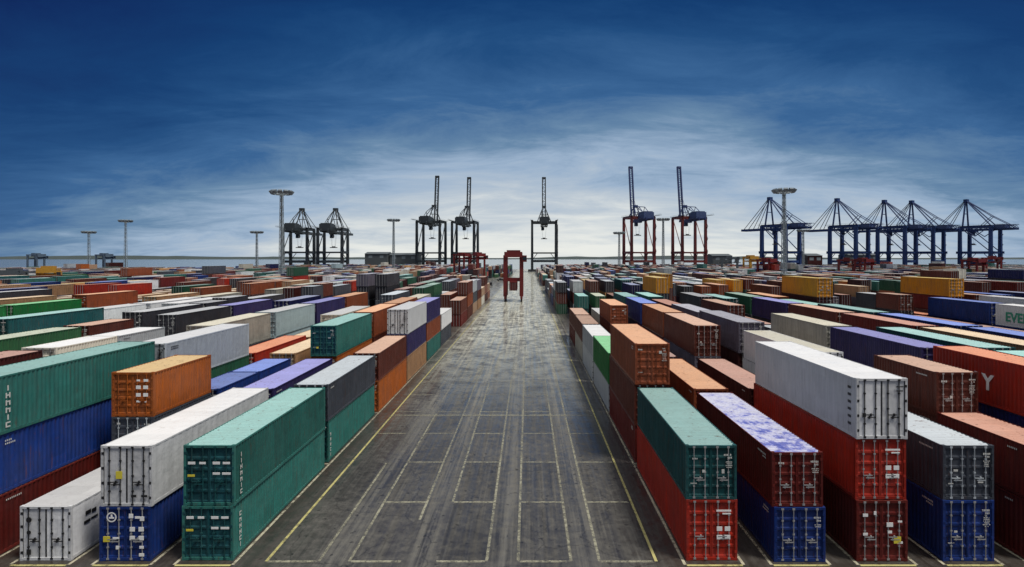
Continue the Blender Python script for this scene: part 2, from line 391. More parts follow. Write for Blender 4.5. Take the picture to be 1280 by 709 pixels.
put('L',8,0,['blue','brown','mgreen:h']); put('L',8,1,['blue','brown','mgreen:h']); put('L',8,2,['blue','grey','brown:h'],'a'); put('L',8,2,['navy','dgrey'],'b'); put('L',8,3,['maroon','rust','dgrey']); put('L',8,4,['brown','teal','violet'])
put('L',11,2,['brown','teal','dred']); put('L',11,3,['brown','rust','white:h']); put('L',11,4,['brown','navy','white:h'])
put('L',12,3,['brown','maroon']); put('L',12,4,['brown','teal']); put('L',13,4,['brown','teal'])
put('L',16,3,['brown','rust','green']); put('L',16,4,['brown','rust','green'])
put('L',24,8,['grey','rust','red:h']); put('L',22,8,['grey','brown','red:h']); put('L',20,9,['grey','red','brown:h'])
put('L',28,9,['grey','rust','yellow']); put('L',27,10,['grey','yellow','yellow'])
put('R',1,0,['red:h','dteal']); put('R',1,1,['dred','brown:h','rust:h']); put('R',1,2,['lgrey:r','green:h']); put('R',1,3,['lgrey:r','lgrey']); put('R',1,4,['beige','brown']); put('R',1,5,['dred','brown'])
put('R',1,9,['dgreen','brown:h','dgrey']); put('R',1,10,['brown','dteal','lgrey'])
put('R',2,0,['blue','dred']); put('R',2,1,['dgrey','orangex']); put('R',2,2,['maroon','maroon']); put('R',2,3,['maroon','grey']); put('R',2,4,['maroon','brown','rust']); put('R',2,5,['dgrey','cream'])
put('R',2,8,['dteal','teal:h']); put('R',3,8,['dgrey','mgreen:h']); put('R',4,8,['maroon','maroon:h'])
put('R',3,0,['dred:h','red:h','white:hr']); put('R',3,1,['dgrey','maroon']); put('R',3,2,['maroon','pgrey','brown:h']); put('R',3,3,['brown','maroon','rust:h']); put('R',3,4,['navy','navy','blue:h']); put('R',3,5,['brown','teal','dteal:h'])
put('R',4,0,['blue:h','grey']); put('R',4,1,['dred','white:r','white:rb']); put('R',4,2,['maroon','maroon:h','pgrey:h']); put('R',4,3,['navy','maroon','pgrey:h']); put('R',4,4,['brown','dgrey','dred']); put('R',4,5,['brown','teal','teal:h'])
put('R',5,0,['dred:h','dred'],'a'); put('R',5,0,['maroon','brown','brown'],'b'); put('R',5,1,['grey','dgrey']); put('R',5,2,['brown','tan']); put('R',5,3,['brown','blue']); put('R',5,4,['violet','blue'])
put('R',6,0,['brown','navyx:h','red:h']); put('R',6,1,['maroon','maroon:h','violet']); put('R',6,2,['brown','dgrey','beige:h']); put('R',6,3,['maroon','brown']); put('R',6,4,['dgrey','dred','brown']);
put('R',7,0,['brown','brown','teal:h']); put('R',7,1,['brown','blue','dteal:h']); put('R',7,2,['maroon','dred']); put('R',7,3,['maroon','grey']); put('R',7,4,['maroon','dred']); put('R',7,5,['navy','dteal','dteal'])
put('R',8,0,['brown','brown','rust']); put('R',8,1,['brown','dgrey','tan:h']); put('R',8,2,['brown','maroon','dred:h']); put('R',8,3,['brown','maroon','brown:h']); put('R',8,4,['brown','dgrey','violet:h']); put('R',8,5,['brown','dgrey','dgreen:h'])
put('R',9,0,['brown','navy','blue']); put('R',9,1,['maroon','dgreen','blue:h']); put('R',9,2,['maroon','navy','blue:h']); put('R',9,3,['maroon','navy','dteal:h']); put('R',9,4,['maroon','dgreen','teal'])
put('R',15,3,['navy','blue','white:h']); put('R',15,4,['navy','navy','blue:h']); put('R',14,3,['brown','maroon']); put('R',14,4,['brown','maroon']); put('R',13,3,['brown','dgreen']); put('R',13,2,['navy','blue'])
put('R',5,6,['brown','dgrey','dgrey','yellow:h']); put('R',6,7,['navy','maroon:h','brown','yellow:h']); put('R',11,9,['dgrey:h','navy:h','yellow:h']); put('R',12,9,['navy:h','rust:h','yellow:h'])
put('R',10,4,['maroon:h','brown:h','maroon','yellow:h'],'o'); put('R',10,5,['brown','maroon'],'b'); put('R',16,5,['maroon','brown:h','dred','yellow:h'])
for n_ in (10,11,12,13,14):
    for k_ in (1,2,3,4):
        if ('R',n_,k_) not in E: put('R',n_,k_,[['navy','brown'],['maroon','teal'],['dgrey','rust'],['brown','dteal'],['navy','lgrey']][(n_*3+k_) % 5])
for n_ in (12,13,14,15):
    for k_ in (2,3,4):
        if ('L',n_,k_) not in E: put('L',n_,k_,[['navy','maroon'],['brown','dred'],['grey','dgrey'],['brown','navy']][(n_+k_*3) % 4])
for n_ in range(17,26):
    for k_ in (7,8,9,10):
        if ('L',n_,k_) not in E: put('L',n_,k_,[['navy','maroon'],['brown','tan:h'],['grey','brown'],['brown','dgrey:h']][(n_+k_*3) % 4])
put('L',26,9,['grey','blue','blue:h']); put('L',25,9,['grey','brown'])
PAL = ['brown']*9 + ['maroon']*7 + ['rust']*7 + ['dred']*4 + ['red']*2 + ['blue']*5 + ['navy']*7 + ['violet']*2 + ['teal']*4 + ['dteal']*4 + ['dgreen']*3 + ['mgreen'] + ['grey']*5 + ['dgrey']*6 + ['pgrey']*3 + ['beige']*3 + ['lgrey']*3 + ['lblue'] + ['white']*4 + ['cream']*3 + ['tan']*3 + ['orange']*2 + ['yellow']
ALIAS = {'mgreenx': 'teal', 'orangex': 'rust', 'navyx': 'navy'}
boxes = []   # dict per container
def add_stack(side, n, k, half, tiers):
    Y = slotY(k) + (6.13 if half == 'b' else 7.4 if half == 'o' else 0); Ln = L20 if half in ('a','b') else L40
    jr = random.Random(hash((ord(side), n, k, 1 if half == 'b' else 0)))
    x = rowX(side, n) + jr.uniform(-.07, .07); z = .004
    for t, s in enumerate(tiers):
        c, _, op = s.partition(':'); c = ALIAS.get(c, c); h = HC if 'h' in op else ST
        boxes.append(dict(side=side, n=n, k=k, half=half, t=t, nt=len(tiers), c=c, h=h, L=Ln, x=x + jr.uniform(-.05, .05), y=Y + jr.uniform(-.10, .10), a=jr.uniform(-.0035, .0035), z=z, reefer='r' in op, beige='b' in op))
        z += h
def empty_zone(side, n, k, Y, X):
    if side == 'L':
        if n <= 3 and 14 <= k <= 28: return True
        if k == 6 and n < 34: return True
        if k in (15, 16) : return True
        if k in (26, 27): return True
        if Y > 395 and X < -215: return True
        if n <= 8 and k in (14, 17, 18): return True
    else:
        if k in (6, 7) and n < 36: return True
        if k == 8 and n < 2: return True
        if k in (18, 19, 28, 29): return True
    return Y > 520
for side in 'LR':
    for n in range(1, 150):
        rr = random.Random(n*31 + (7 if side == 'L' else 0)); X = rowX(side, n); base = rr.choice((2,3,3,3,3)); prev = rr.choice(PAL)
        for k in range(0, 40):
            Y = slotY(k); q = random.Random(n*1009 + k*17 + (5 if side == 'L' else 0))
            if abs(X) > (.95 if side == 'L' else .90)*(Y+13) + 4: continue
            if (side, n, k) in E:
                for half, tiers in E[(side, n, k)]: add_stack(side, n, k, half, tiers)
                continue
            if empty_zone(side, n, k, Y, X): continue
            u = q.random(); nt = base if u < .68 else (base-1 if u < .88 else (1 if u < .93 else 0))
            if k < 6 and u > .88: nt = 2
            if k > 9 and u > .985: nt = 4
            if q.random() > .38: prev = q.choice(PAL)
            if prev == 'yellow' and (k < 9 or q.random() < .5): prev = 'tan'
            halves = (None,) if q.random() > .16 else ('a', 'b')
            for hf in halves:
                ti = []
                for t in range(nt):
                    cc = prev if (t == nt-1 and hf != 'b') else q.choice(PAL)
                    if cc in ('cream', 'white', 'lgrey', 'yellow') and t < nt-1 and q.random() < .6: cc = q.choice(('maroon', 'navy', 'brown', 'dgrey'))
                    ti.append(cc + (':h' if q.random() < .45 else ''))
                add_stack(side, n, k, hf, ti)

# which containers show largest from the camera: rays through the picture
def rank_visible():
    v = []; f = []
    for b in boxes:
        n = len(v); x0, x1, y0, y1, z0, z1 = b['x']-W/2, b['x']+W/2, b['y'], b['y']+b['L'], b['z'], b['z']+b['h']
        v += [(x0,y0,z0),(x1,y0,z0),(x1,y1,z0),(x0,y1,z0),(x0,y0,z1),(x1,y0,z1),(x1,y1,z1),(x0,y1,z1)]
        f += [(n,n+3,n+2,n+1),(n+4,n+5,n+6,n+7),(n,n+1,n+5,n+4),(n+1,n+2,n+6,n+5),(n+2,n+3,n+7,n+6),(n+3,n,n+4,n+7)]
    bvh = BVHTree.FromPolygons(v, f); hits = {}
    o = Vector((0,0,CAMH))
    for py in np.arange(324, 709, 1.6):
        for px in np.arange(.8, 1280, 2.2):
            d = Vector(((px-CX)/F, 1, -(py-HY)/F)).normalized()
            r = bvh.ray_cast(o, d, 900)
            if r[2] is not None: hits[r[2]//6] = hits.get(r[2]//6, 0) + 1
    return hits
hits = rank_visible()
order = sorted(hits, key=lambda i: -hits[i])
NIND = 290
chosen = set(order[:NIND])
for i, b in enumerate(boxes):            # keep the whole near stacks together
    b['ind'] = i in chosen

ORD = ['front','second','third','fourth','fifth','sixth','seventh','eighth','ninth','tenth','eleventh','twelfth','thirteenth','fourteenth','fifteenth','sixteenth','seventeenth','eighteenth','nineteenth','twentieth']
def ordn(n, first='first'):
    if n == 1: return first
    if n <= 20: return ORD[n-1]
    return f"{n}{'th' if n % 100 in (11,12,13) else {1:'st',2:'nd',3:'rd'}.get(n % 10, 'th')}"
def tier_word(t, nt):
    if nt == 1: return 'alone'
    if t == nt-1: return 'on top'
    if t == 0: return 'at bottom'
    return 'in middle' if nt == 3 else ('second up' if t == 1 else 'third up')
individuals = {}
for i, b in enumerate(boxes):
    if not b['ind']: continue
    rng = random.Random(i*13+1); Y = b['y']
    lod = 0 if b['k'] <= 1 and hits.get(i, 0) > 60 else (1 if b['k'] <= 5 and hits.get(i, 0) > 22 else 2)
    roofc = 'peel' if (b['side'], b['n'], b['k'], b['t']) == ('R',2,0,1) else ('beige' if b['beige'] else None)
    o, dl, dr = make_container(b['c'], b['L'], b['h'], lod, b['reefer'], rng, roofc)
    o.location = (b['x'], b['y'], b['z']); o.rotation_euler = (0, 0, b['a'])
    side = 'left' if b['side'] == 'L' else 'right'
    stackw = ordn(b['k']+1) + (' stack back' if b['k'] else ' stack')
    if b['half']: stackw = ('near half of ' if b['half'] == 'a' else ('far half of ' if b['half'] == 'b' else 'set back in ')) + ordn(b['k']+1) + ' stack'
    lab = f"{'short ' if b['half'] in ('a','b') else ''}{COL[b['c']][0]} container {tier_word(b['t'], b['nt'])}, {stackw}, {ordn(b['n'], 'nearest')} row {side} of lane"
    tag(o, lab, 'container', 'shipping containers stacked in rows')
    key = (b['side'], b['n'], b['k'], b['half'], b['t']); individuals[key] = (o, dl, dr, b)
    special = {('L',1,0,None,0),('L',1,0,None,1),('L',2,0,None,0),('L',2,0,None,1),('L',3,0,'a',0),('L',3,0,'b',2),('R',1,0,None,0),('R',3,0,None,0),('R',3,0,None,1),('R',3,0,None,2)}
    if dl is not None and key not in special: std_marks(b['c'], b['h'], dl, dr, rng)
    if dl is not None and lod == 0 and key not in special and key != ('L',4,0,None,2) and rng.random() < .6: side_marks(o, b['h'], b['L'], 1 if b['side'] == 'L' else -1, b['c'], rng)

def G(*k): return individuals.get(k, (None, None, None, None))
# teal pair beside the lane: white writing down the side wall
for key in (('L',1,0,None,0),('L',1,0,None,1)):
    o, dl, dr, b = G(*key)
    if o:
        side_glyphs(o, 1, .55 if key[4] else .6, [.35+.3*i for i in range(7 if key[4] else 6)], .19, .21, M_dull)
        decal('lettering', [(-.82,2.05,.34,.12),(-.3,2.05,.3,.10)], M_white, dl); decal('lettering', [(.36,2.05,.34,.12),(.84,2.05,.34,.10),(.84,1.55,.4,.1),(.36,1.55,.34,.1)], M_white, dr)
        decal('placard', [(-.84, 1.45, .34, .10)], M_yel, dl)
o, dl, dr, b = G('L',1,1,None,0)
if o: side_glyphs(o, 1, .35, [.3+.36*i for i in range(5)], .2, .24, M_dull)
o, dl, dr, b = G('L',4,0,None,2)
if o: side_glyphs(o, 1, .9, [.3+.36*i for i in range(6)], .26, .26, M_dull)
o, dl, dr, b = G('L',2,0,None,0)
if o:   # blue: round emblem, squares, yellow sticker
    mb = MB(); n = 18
    for i in range(n):
        a0, a1 = 2*math.pi*i/n, 2*math.pi*(i+1)/n; cx, cz = -.62, 2.1
        for y in (-.02,):
            mb.face([(cx+.24*math.cos(a0), y, cz+.24*math.sin(a0)), (cx+.24*math.cos(a1), y, cz+.24*math.sin(a1)), (cx+.18*math.cos(a1), y, cz+.18*math.sin(a1)), (cx+.18*math.cos(a0), y, cz+.18*math.sin(a0))])
    mb.box(-.74, -.50, -.022, -.012, 2.03, 2.10); mb.box(-.66, -.58, -.022, -.013, 2.10, 2.22)
    mb.build('emblem', M_white, dl)
    decal('placard', [(-.86, 1.05, .32, .26)], M_yel, dl); decal('lettering', [(-.42, 1.1, .3, .08), (-.35, .65, .14, .16)], M_white, dl)
    decal('lettering', [(.36,1.52,.24,.2),(.78,1.52,.24,.2),(.36,1.1,.24,.2),(.78,1.1,.24,.2),(.3,2.15,.2,.2),(.6,2.08,.22,.1),(.82,2.02,.2,.2),(.8,.66,.2,.12),(.8,.3,.24,.14)], M_white, dr)
o, dl, dr, b = G('L',2,0,None,1)
if o:
    decal('placard', [(-.34, 1.5, .30, .36)], M_yel, dl); decal('marking', [(-.82, 1.1, .14, .16)], M_black, dl)
    decal('lettering', [(.36,.5,.24,.12),(.86,.5,.28,.1)], M_black, dr)
o, dl, dr, b = G('L',3,0,'a',0)
if o:
    decal('marking', [(-.78,.42,.2,.26)], M_black, dl, discs=[(-.78,1.95,.13),(-.78,1.35,.10)])
    mb = MB(); x = W/2+.003
    for ya, yb, za, zb in ((.9,1.25,1.75,1.95),(1.3,1.6,1.7,1.9),(.8,1.2,1.35,1.5),(1.25,1.7,1.4,1.5),(3.6,3.9,1.2,1.7),(3.9,4.2,1.35,1.5)): mb.box(x, x+.008, ya, yb, za, zb)
    mb.build('lettering', M_black, o)
o, dl, dr, b = G('L',3,0,'b',2)
if o: decal('lettering', [(x, z, .27, .2) for x in (.36,.78) for z in (1.72,1.28)] + [(.36,2.12,.2,.1),(.8,2.12,.26,.14),(.36,.9,.22,.1),(.78,.9,.1,.1)], M_white, dr)
for key in (('R',1,0,None,0),('R',3,0,None,1)):
    o, dl, dr, b = G(*key)
    if o: decal('lettering', [(x, z, .26, .2) for x in (.36,.74) for z in (1.52,1.12)] + [(.56,2.38,.7,.08),(.7,2.24,.4,.06)], M_white, dr)
o, dl, dr, b = G('R',3,0,None,0)
if o:
    decal('lettering', [(-.8,2.2,.24,.14),(-.34,2.3,.12,.16),(-.8,1.3,.22,.12)], M_white, dl); decal('lettering', [(.36,1.75,.3,.2),(.36,1.4,.2,.12),(.84,1.9,.2,.08),(.84,.9,.26,.1)], M_white, dr)
    decal('placard', [(.72, 1.02, .34, .32)], M_yel, dr)
o, dl, dr, b = G('R',3,0,None,2)
if o:
    decal('marking', [(-.86,1.15,.16,.2)], M_black, dl); decal('lettering', [(.84,2.5,.34,.05),(.84,2.3,.3,.05)], M_black, dr)
    mb = MB()
    for z in (.55,.9,1.25,1.6,1.95,2.3): mb.box(-W/2-.008, -W/2-.001, .5, .75, z, z+.12)
    mb.build('lettering', M_black, o)
def wall_text(o, txt, size, sgn, y, z, mat):
    t = inst('lettering', text_mesh(txt, size), [mat], o)
    if sgn < 0: t.matrix_local = Matrix.Translation((-W/2-.006, y, z)) @ Matrix.Rotation(R(-90), 4, 'Z') @ Matrix.Rotation(R(90), 4, 'X')
    else: t.matrix_local = Matrix.Translation((W/2+.006, y, z)) @ Matrix.Rotation(R(90), 4, 'Z') @ Matrix.Rotation(R(90), 4, 'X')
o, dl, dr, b = G('R',6,0,None,2)
if o: wall_text(o, "I Y", 1.3, -1, 8.6, .95, M_white)
o, dl, dr, b = G('R',15,3,None,2)
if o: wall_text(o, "EVERGREEN", 1.7, -1, 10.6, .7, M_greenl)

# every other container (far off or hidden behind its neighbours): one object
def far_field():
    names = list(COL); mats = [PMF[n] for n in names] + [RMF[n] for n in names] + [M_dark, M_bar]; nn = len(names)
    V, Fc, Mi = [], [], []
    def bx(x0,x1,y0,y1,z0,z1,m,top=None, bottom=False):
        n = len(V); V.extend([(x0,y0,z0),(x1,y0,z0),(x1,y1,z0),(x0,y1,z0),(x0,y0,z1),(x1,y0,z1),(x1,y1,z1),(x0,y1,z1)])
        for j, q in enumerate(((0,3,2,1),(4,5,6,7),(0,1,5,4),(1,2,6,5),(2,3,7,6),(3,0,4,7))):
            Fc.append(tuple(n+i for i in q)); Mi.append(top if (j == 1 and top is not None) else m)
    for b in boxes:
        if b['ind']: continue
        ci = names.index(b['c']); x, y, z, h, Ln = b['x'], b['y'], b['z'], b['h'], b['L']
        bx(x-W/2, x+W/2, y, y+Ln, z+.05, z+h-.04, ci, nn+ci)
        if b['y'] < 260:
            for sx in (-1, 1):
                for ya in (y-.02, y+Ln-.13):
                    a = x+sx*(W/2-.055); bx(a-.075, a+.075, ya, ya+.15, z, z+h-.002, ci)
            for sx in (-.86,-.3,.3,.86): bx(x+sx-.03, x+sx+.03, y-.03, y-.004, z+.1, z+h-.1, 2*nn+1)
            bx(x-.02, x+.02, y-.012, y-.003, z+.1, z+h-.12, 2*nn)
    me = bpy.data.meshes.new('stacked_containers'); me.from_pydata(V, [], Fc)
    for m in mats: me.materials.append(m)
    me.polygons.foreach_set('material_index', Mi); me.update()
    o = link('stacked_containers', me)
    tag(o, 'far mass of mixed coloured containers stacked across the yard to the quay', 'containers', kind='stuff')
far_field()

# ------------------------------------------------------------------ ground
def asphalt():
    m, nt, b = new_mat('wet_asphalt'); L = nt.links
    tc = N(nt, 'ShaderNodeTexCoord'); P = tc.outputs['Object']
    sp = N(nt, 'ShaderNodeSeparateXYZ'); L.new(P, sp.inputs[0])
    def M_(op, a, b_=None, clamp=False):
        n = nt.nodes.new('ShaderNodeMath'); n.operation = op; n.use_clamp = clamp
        for i, x in enumerate((a, b_)):
            if x is None: continue
            if isinstance(x, (int, float)): n.inputs[i].default_value = x
            else: L.new(x, n.inputs[i])
        return n.outputs[0]
    def noise(scale, det, rough, sc=(1,1,1), loc=(0,0,0), dist=0.0):
        mp = N(nt, 'ShaderNodeMapping'); mp.inputs['Scale'].default_value = sc; mp.inputs['Location'].default_value = loc; L.new(P, mp.inputs[0])
        n = N(nt, 'ShaderNodeTexNoise', Scale=scale, Detail=det, Roughness=rough, Distortion=dist); L.new(mp.outputs[0], n.inputs[0]); return n.outputs[0]
    def rm(x, stops): r = ramp(nt, stops); L.new(x, r.inputs[0]); return r.outputs[0]
    tr = noise(1.0, 6, .7, (2.6, .045, 1)); tr2 = noise(1.0, 4, .6, (7.0, .12, 1), (5, 2, 0))      # lengthwise tyre streaks
    mid = noise(1.7, 9, .75, dist=.3); fine = noise(16, 6, .8); grit = noise(60, 3, .8); big = noise(.11, 5, .6)
    cross = noise(1.0, 7, .7, (.25, 1.5, 1), (9, 3, 0))                                           # washed-out bands across the lane
    a = rm(mid, [(.30, (.029,.0255,.0215)), (.5, (.044,.0415,.037)), (.70, (.072,.068,.060))])
    # each marked bay was resurfaced at another time: a slightly different tone
    cx = M_('FLOOR', M_('DIVIDE', M_('ADD', sp.outputs[0], 12.42), 4.04)); cy = M_('FLOOR', M_('DIVIDE', M_('SUBTRACT', sp.outputs[1], 27.2), 6.6))
    cc = nt.nodes.new('ShaderNodeCombineXYZ'); L.new(cx, cc.inputs[0]); L.new(cy, cc.inputs[1]); wn = nt.nodes.new('ShaderNodeTexWhiteNoise'); wn.noise_dimensions = '2D'; L.new(cc.outputs[0], wn.inputs[0])
    tone = rm(wn.outputs[0], [(0, g(.78)), (1, g(1.25))]); a = mixc(nt, 1.0, a, tone, 'MULTIPLY')
    # wheel tracks between the bays: polished and paler
    fx = M_('FRACT', M_('DIVIDE', M_('ADD', sp.outputs[0], 9.22 + 40.4 + 2.02), 4.04)); dx = M_('ABSOLUTE', M_('SUBTRACT', fx, .5))
    trk = M_('SUBTRACT', 1.0, M_('MULTIPLY', dx, 4.2), True)
    inl = M_('MULTIPLY', M_('GREATER_THAN', sp.outputs[0], -12.5), M_('LESS_THAN', sp.outputs[0], 6.2))
    trk = M_('MULTIPLY', M_('MULTIPLY', trk, inl), rm(tr, [(.40, g(0)), (.56, g(1))]))
    a = mixc(nt, M_('MULTIPLY', trk, .75), a, (.125,.12,.105))
    a = mixc(nt, M_('MULTIPLY', rm(tr2, [(.52, g(0)), (.68, g(1))]), .35), a, (.12,.115,.10))
    a = mixc(nt, M_('MULTIPLY', rm(tr2, [(.30, g(1)), (.42, g(0))]), .6), a, (.016,.015,.014))
    # pavement turns gradually paler in patches beyond the first cross line
    far = N(nt, 'ShaderNodeMapRange'); far.interpolation_type = 'SMOOTHSTEP'; L.new(sp.outputs[1], far.inputs[0]); far.inputs[1].default_value = 40; far.inputs[2].default_value = 135
    inl2 = N(nt, 'ShaderNodeMapRange'); L.new(M_('SUBTRACT', M_('ABSOLUTE', M_('ADD', sp.outputs[0], 3.2)), M_('MULTIPLY', M_('MAXIMUM', M_('SUBTRACT', sp.outputs[1], 190), 0), .3)), inl2.inputs[0]); inl2.inputs[1].default_value = 12; inl2.inputs[2].default_value = 9; 
    iso = noise(.42, 10, .74, (1,.8,1), (2,8,0), .4); pat = M_('ADD', M_('MULTIPLY', iso, .6), M_('ADD', M_('MULTIPLY', cross, .22), M_('MULTIPLY', tr, .18)))
    fp = M_('MULTIPLY', M_('MULTIPLY', far.outputs[0], rm(pat, [(.42, g(.0)), (.485, g(.55)), (.545, g(1))])), inl2.outputs[0])
    a = mixc(nt, fp, a, (.52,.52,.43))
    blot = noise(.75, 9, .78, (1,1.3,1), (17,4,0), .5); a = mixc(nt, M_('MULTIPLY', far.outputs[0], rm(blot, [(.38, g(.95)), (.47, g(.4)), (.52, g(0))])), a, (.06,.058,.046))
    a = mixc(nt, M_('MULTIPLY', rm(big, [(.5, g(0)), (.62, g(1))]), .18), a, (.14,.135,.12))
    a = mixc(nt, 1.0, a, rm(fine, [(.3, g(.75)), (.7, g(1.25))]), 'MULTIPLY'); a = mixc(nt, 1.0, a, rm(grit, [(.3, g(.82)), (.7, g(1.2))]), 'MULTIPLY')
    # oil drips, patchy dark brown from the lane edges outward, cracks
    drip = noise(2.6, 2, .4, loc=(31,7,0)); a = mixc(nt, rm(drip, [(.67, g(0)), (.70, g(.8))]), a, (.012,.011,.010))
    brn = noise(.5, 6, .7, (1,.3,1), (3,60,0)); edge = N(nt, 'ShaderNodeMapRange'); L.new(M_('ABSOLUTE', M_('ADD', sp.outputs[0], 3.2)), edge.inputs[0]); edge.inputs[1].default_value = 8.8; edge.inputs[2].default_value = 10.3
    a = mixc(nt, M_('MULTIPLY', edge.outputs[0], rm(brn, [(.35, g(.3)), (.6, g(.85))])), a, (.026,.018,.013))
    vo = nt.nodes.new('ShaderNodeTexVoronoi'); vo.feature = 'DISTANCE_TO_EDGE'; vo.inputs['Scale'].default_value = .22; wv = N(nt, 'ShaderNodeVectorMath', operation='ADD'); wn2 = N(nt, 'ShaderNodeTexNoise', Scale=.8, Detail=5.0); L.new(P, wn2.inputs[0]); L.new(P, wv.inputs[0]); L.new(wn2.outputs[1], wv.inputs[1]); L.new(wv.outputs[0], vo.inputs['Vector'])
    a = mixc(nt, rm(vo.outputs['Distance'], [(0, g(.75)), (.006, g(0))]), a, (.012,.011,.010))
    L.new(a, b.inputs['Base Color'])
    wet = M_('ADD', M_('MULTIPLY', tr, .5), M_('MULTIPLY', mid, .5))
    L.new(rm(wet, [(.40, g(.30)), (.50, g(.5)), (.60, g(.72))]), b.inputs['Roughness'])
    L.new(rm(wet, [(.40, g(.85)), (.48, g(.45)), (.56, g(0))]), b.inputs['Coat Weight']); b.inputs['Coat Roughness'].default_value = .11; b.inputs['Coat IOR'].default_value = 1.35
    return m
M_asph = asphalt()
mb = MB()
# the port's land: one sheet whose edge is the quay wall
QY = 640
shore = [(-1500,-900),(1500,-900),(1500,QY+60),(-60,QY+60),(-215,QY),(-260,430),(-1500,330)]
mb.face([(x,y,0) for x, y in shore])
gnd = mb.build('ground', M_asph); tag(gnd, 'wet dark asphalt of the container yard', kind='structure')
M_conc = flat('quay_concrete', (.22,.22,.21), .8, scale=.5)
mb = MB()
for i in range(len(shore)):
    (x0,y0), (x1,y1) = shore[i], shore[(i+1) % len(shore)]
    mb.face([(x0,y0,-.004),(x0,y0,-4),(x1,y1,-4),(x1,y1,-.004)])
tag(mb.build('quay_wall', M_conc), kind='structure')
# sea
m, nt, b = new_mat('sea_water'); b.inputs['Base Color'].default_value = (.17,.20,.20,1); b.inputs['Roughness'].default_value = .16
n = N(nt, 'ShaderNodeTexNoise', Scale=.25, Detail=6.0); tc = N(nt, 'ShaderNodeTexCoord'); nt.links.new(tc.outputs['Object'], n.inputs[0])
bp = N(nt, 'ShaderNodeBump', Strength=.12, Distance=.3); nt.links.new(n.outputs[0], bp.inputs['Height']); nt.links.new(bp.outputs[0], b.inputs['Normal'])
mb = MB(); mb.face([(-14000,-2000,-3),(14000,-2000,-3),(14000,22000,-3),(-14000,22000,-3)]); tag(mb.build('water', m), kind='structure')
# far shore, low land with an uneven top
M_land = flat('far_land', (.035,.05,.05), .9, scale=.01)
rg = random.Random(4); mb = MB(); xs = list(range(-9000, 9001, 120)); hs = []
h = 22
for x in xs: h = min(34, max(9, h + rg.uniform(-5, 5))); hs.append(h)
for i in range(len(xs)-1):
    yy = 5600
    mb.face([(xs[i],yy,-3),(xs[i+1],yy,-3),(xs[i+1],yy+60,hs[i+1]),(xs[i],yy+60,hs[i])]); mb.face([(xs[i],yy+60,hs[i]),(xs[i+1],yy+60,hs[i+1]),(xs[i+1],yy+900,hs[i+1]*.7),(xs[i],yy+900,hs[i]*.7)])
tag(mb.build('far_shore_hills', M_land), kind='structure')

# painted lines (worn)
def line_mat(name, c, wear_lo=.42, wear_hi=.62):
    m, nt, b = new_mat(name); L = nt.links; tc = N(nt, 'ShaderNodeTexCoord')
    n1 = N(nt, 'ShaderNodeTexNoise', Scale=3.0, Detail=8.0, Roughness=.8); L.new(tc.outputs['Object'], n1.inputs[0])
    n2 = N(nt, 'ShaderNodeTexNoise', Scale=.22, Detail=4.0, Roughness=.6); L.new(tc.outputs['Object'], n2.inputs[0])
    ad = N(nt, 'ShaderNodeMath', operation='ADD'); w1 = N(nt, 'ShaderNodeMath', operation='MULTIPLY'); L.new(n1.outputs[0], w1.inputs[0]); w1.inputs[1].default_value = 1.5; w2 = N(nt, 'ShaderNodeMath', operation='MULTIPLY'); L.new(n2.outputs[0], w2.inputs[0]); w2.inputs[1].default_value = .5; L.new(w1.outputs[0], ad.inputs[0]); L.new(w2.outputs[0], ad.inputs[1])
    hf = N(nt, 'ShaderNodeMath', operation='MULTIPLY'); L.new(ad.outputs[0], hf.inputs[0]); hf.inputs[1].default_value = .5
    r = ramp(nt, [(wear_lo, g(1)), (wear_hi, g(0))]); L.new(hf.outputs[0], r.inputs[0])
    sp = N(nt, 'ShaderNodeSeparateXYZ'); L.new(tc.outputs['Object'], sp.inputs[0]); mr = N(nt, 'ShaderNodeMapRange'); L.new(sp.outputs[1], mr.inputs[0])
    mr.inputs[1].default_value = 34; mr.inputs[2].default_value = 90; mr.inputs[3].default_value = 1.0; mr.inputs[4].default_value = .75 if 'yellow' in name else .30
    ml = N(nt, 'ShaderNodeMath', operation='MULTIPLY'); L.new(r.outputs[0], ml.inputs[0]); L.new(mr.outputs[0], ml.inputs[1]); L.new(ml.outputs[0], b.inputs['Alpha']); b.inputs['Base Color'].default_value = (*c, 1); b.inputs['Roughness'].default_value = .55
    return m
M_wl = line_mat('worn_white_line', (.27,.26,.19), .44, .585); M_yl = line_mat('worn_yellow_line', (.42,.38,.15), .49, .64); M_pl = line_mat('pale_kerb_line', (.40,.37,.27), .47, .60)
ZL = .004
def strip(mb, x0, x1, y0, y1, z=ZL):
    mb.face([(x0,y0,z),(x1,y0,z),(x1,y1,z),(x0,y1,z)])
YE = 610
yl = MB(); wl = MB(); pl = MB()
for x in (-12.45, 6.1): strip(yl, x-.07, x+.07, 27.2, YE)
lane = [(-12.38,-9.95), (-8.5,-5.97), (-4.45,-1.97), (-.47,2.05), (3.4,6.03)]
for i, (a, b2) in enumerate(lane):
    for x in (a, b2):
        if abs(x+12.38) < .1 or abs(x-6.03) < .1: continue
        ya, yb = {-9.95:(27.2,40.3), -8.5:(27.2,53), -5.97:(31.5,YE), -4.45:(33.8,66)}.get(x, (27.2, YE))
        strip(wl, x-.07, x+.07, ya, yb, ZL)
    for j in range(0, 60):
        if i == 0 and 1 <= j <= 2: continue
        y = 27.2 + 6.6*j; strip(wl, a+.082 if i else a+.002, b2-.082, y-.09, y+.09, ZL+.0)
for k in (2, 6, 9, 15, 20): y = slotY(k)-1.2; strip(wl, -12.38, 6.03, y-.16, y+.16, ZL+.004)
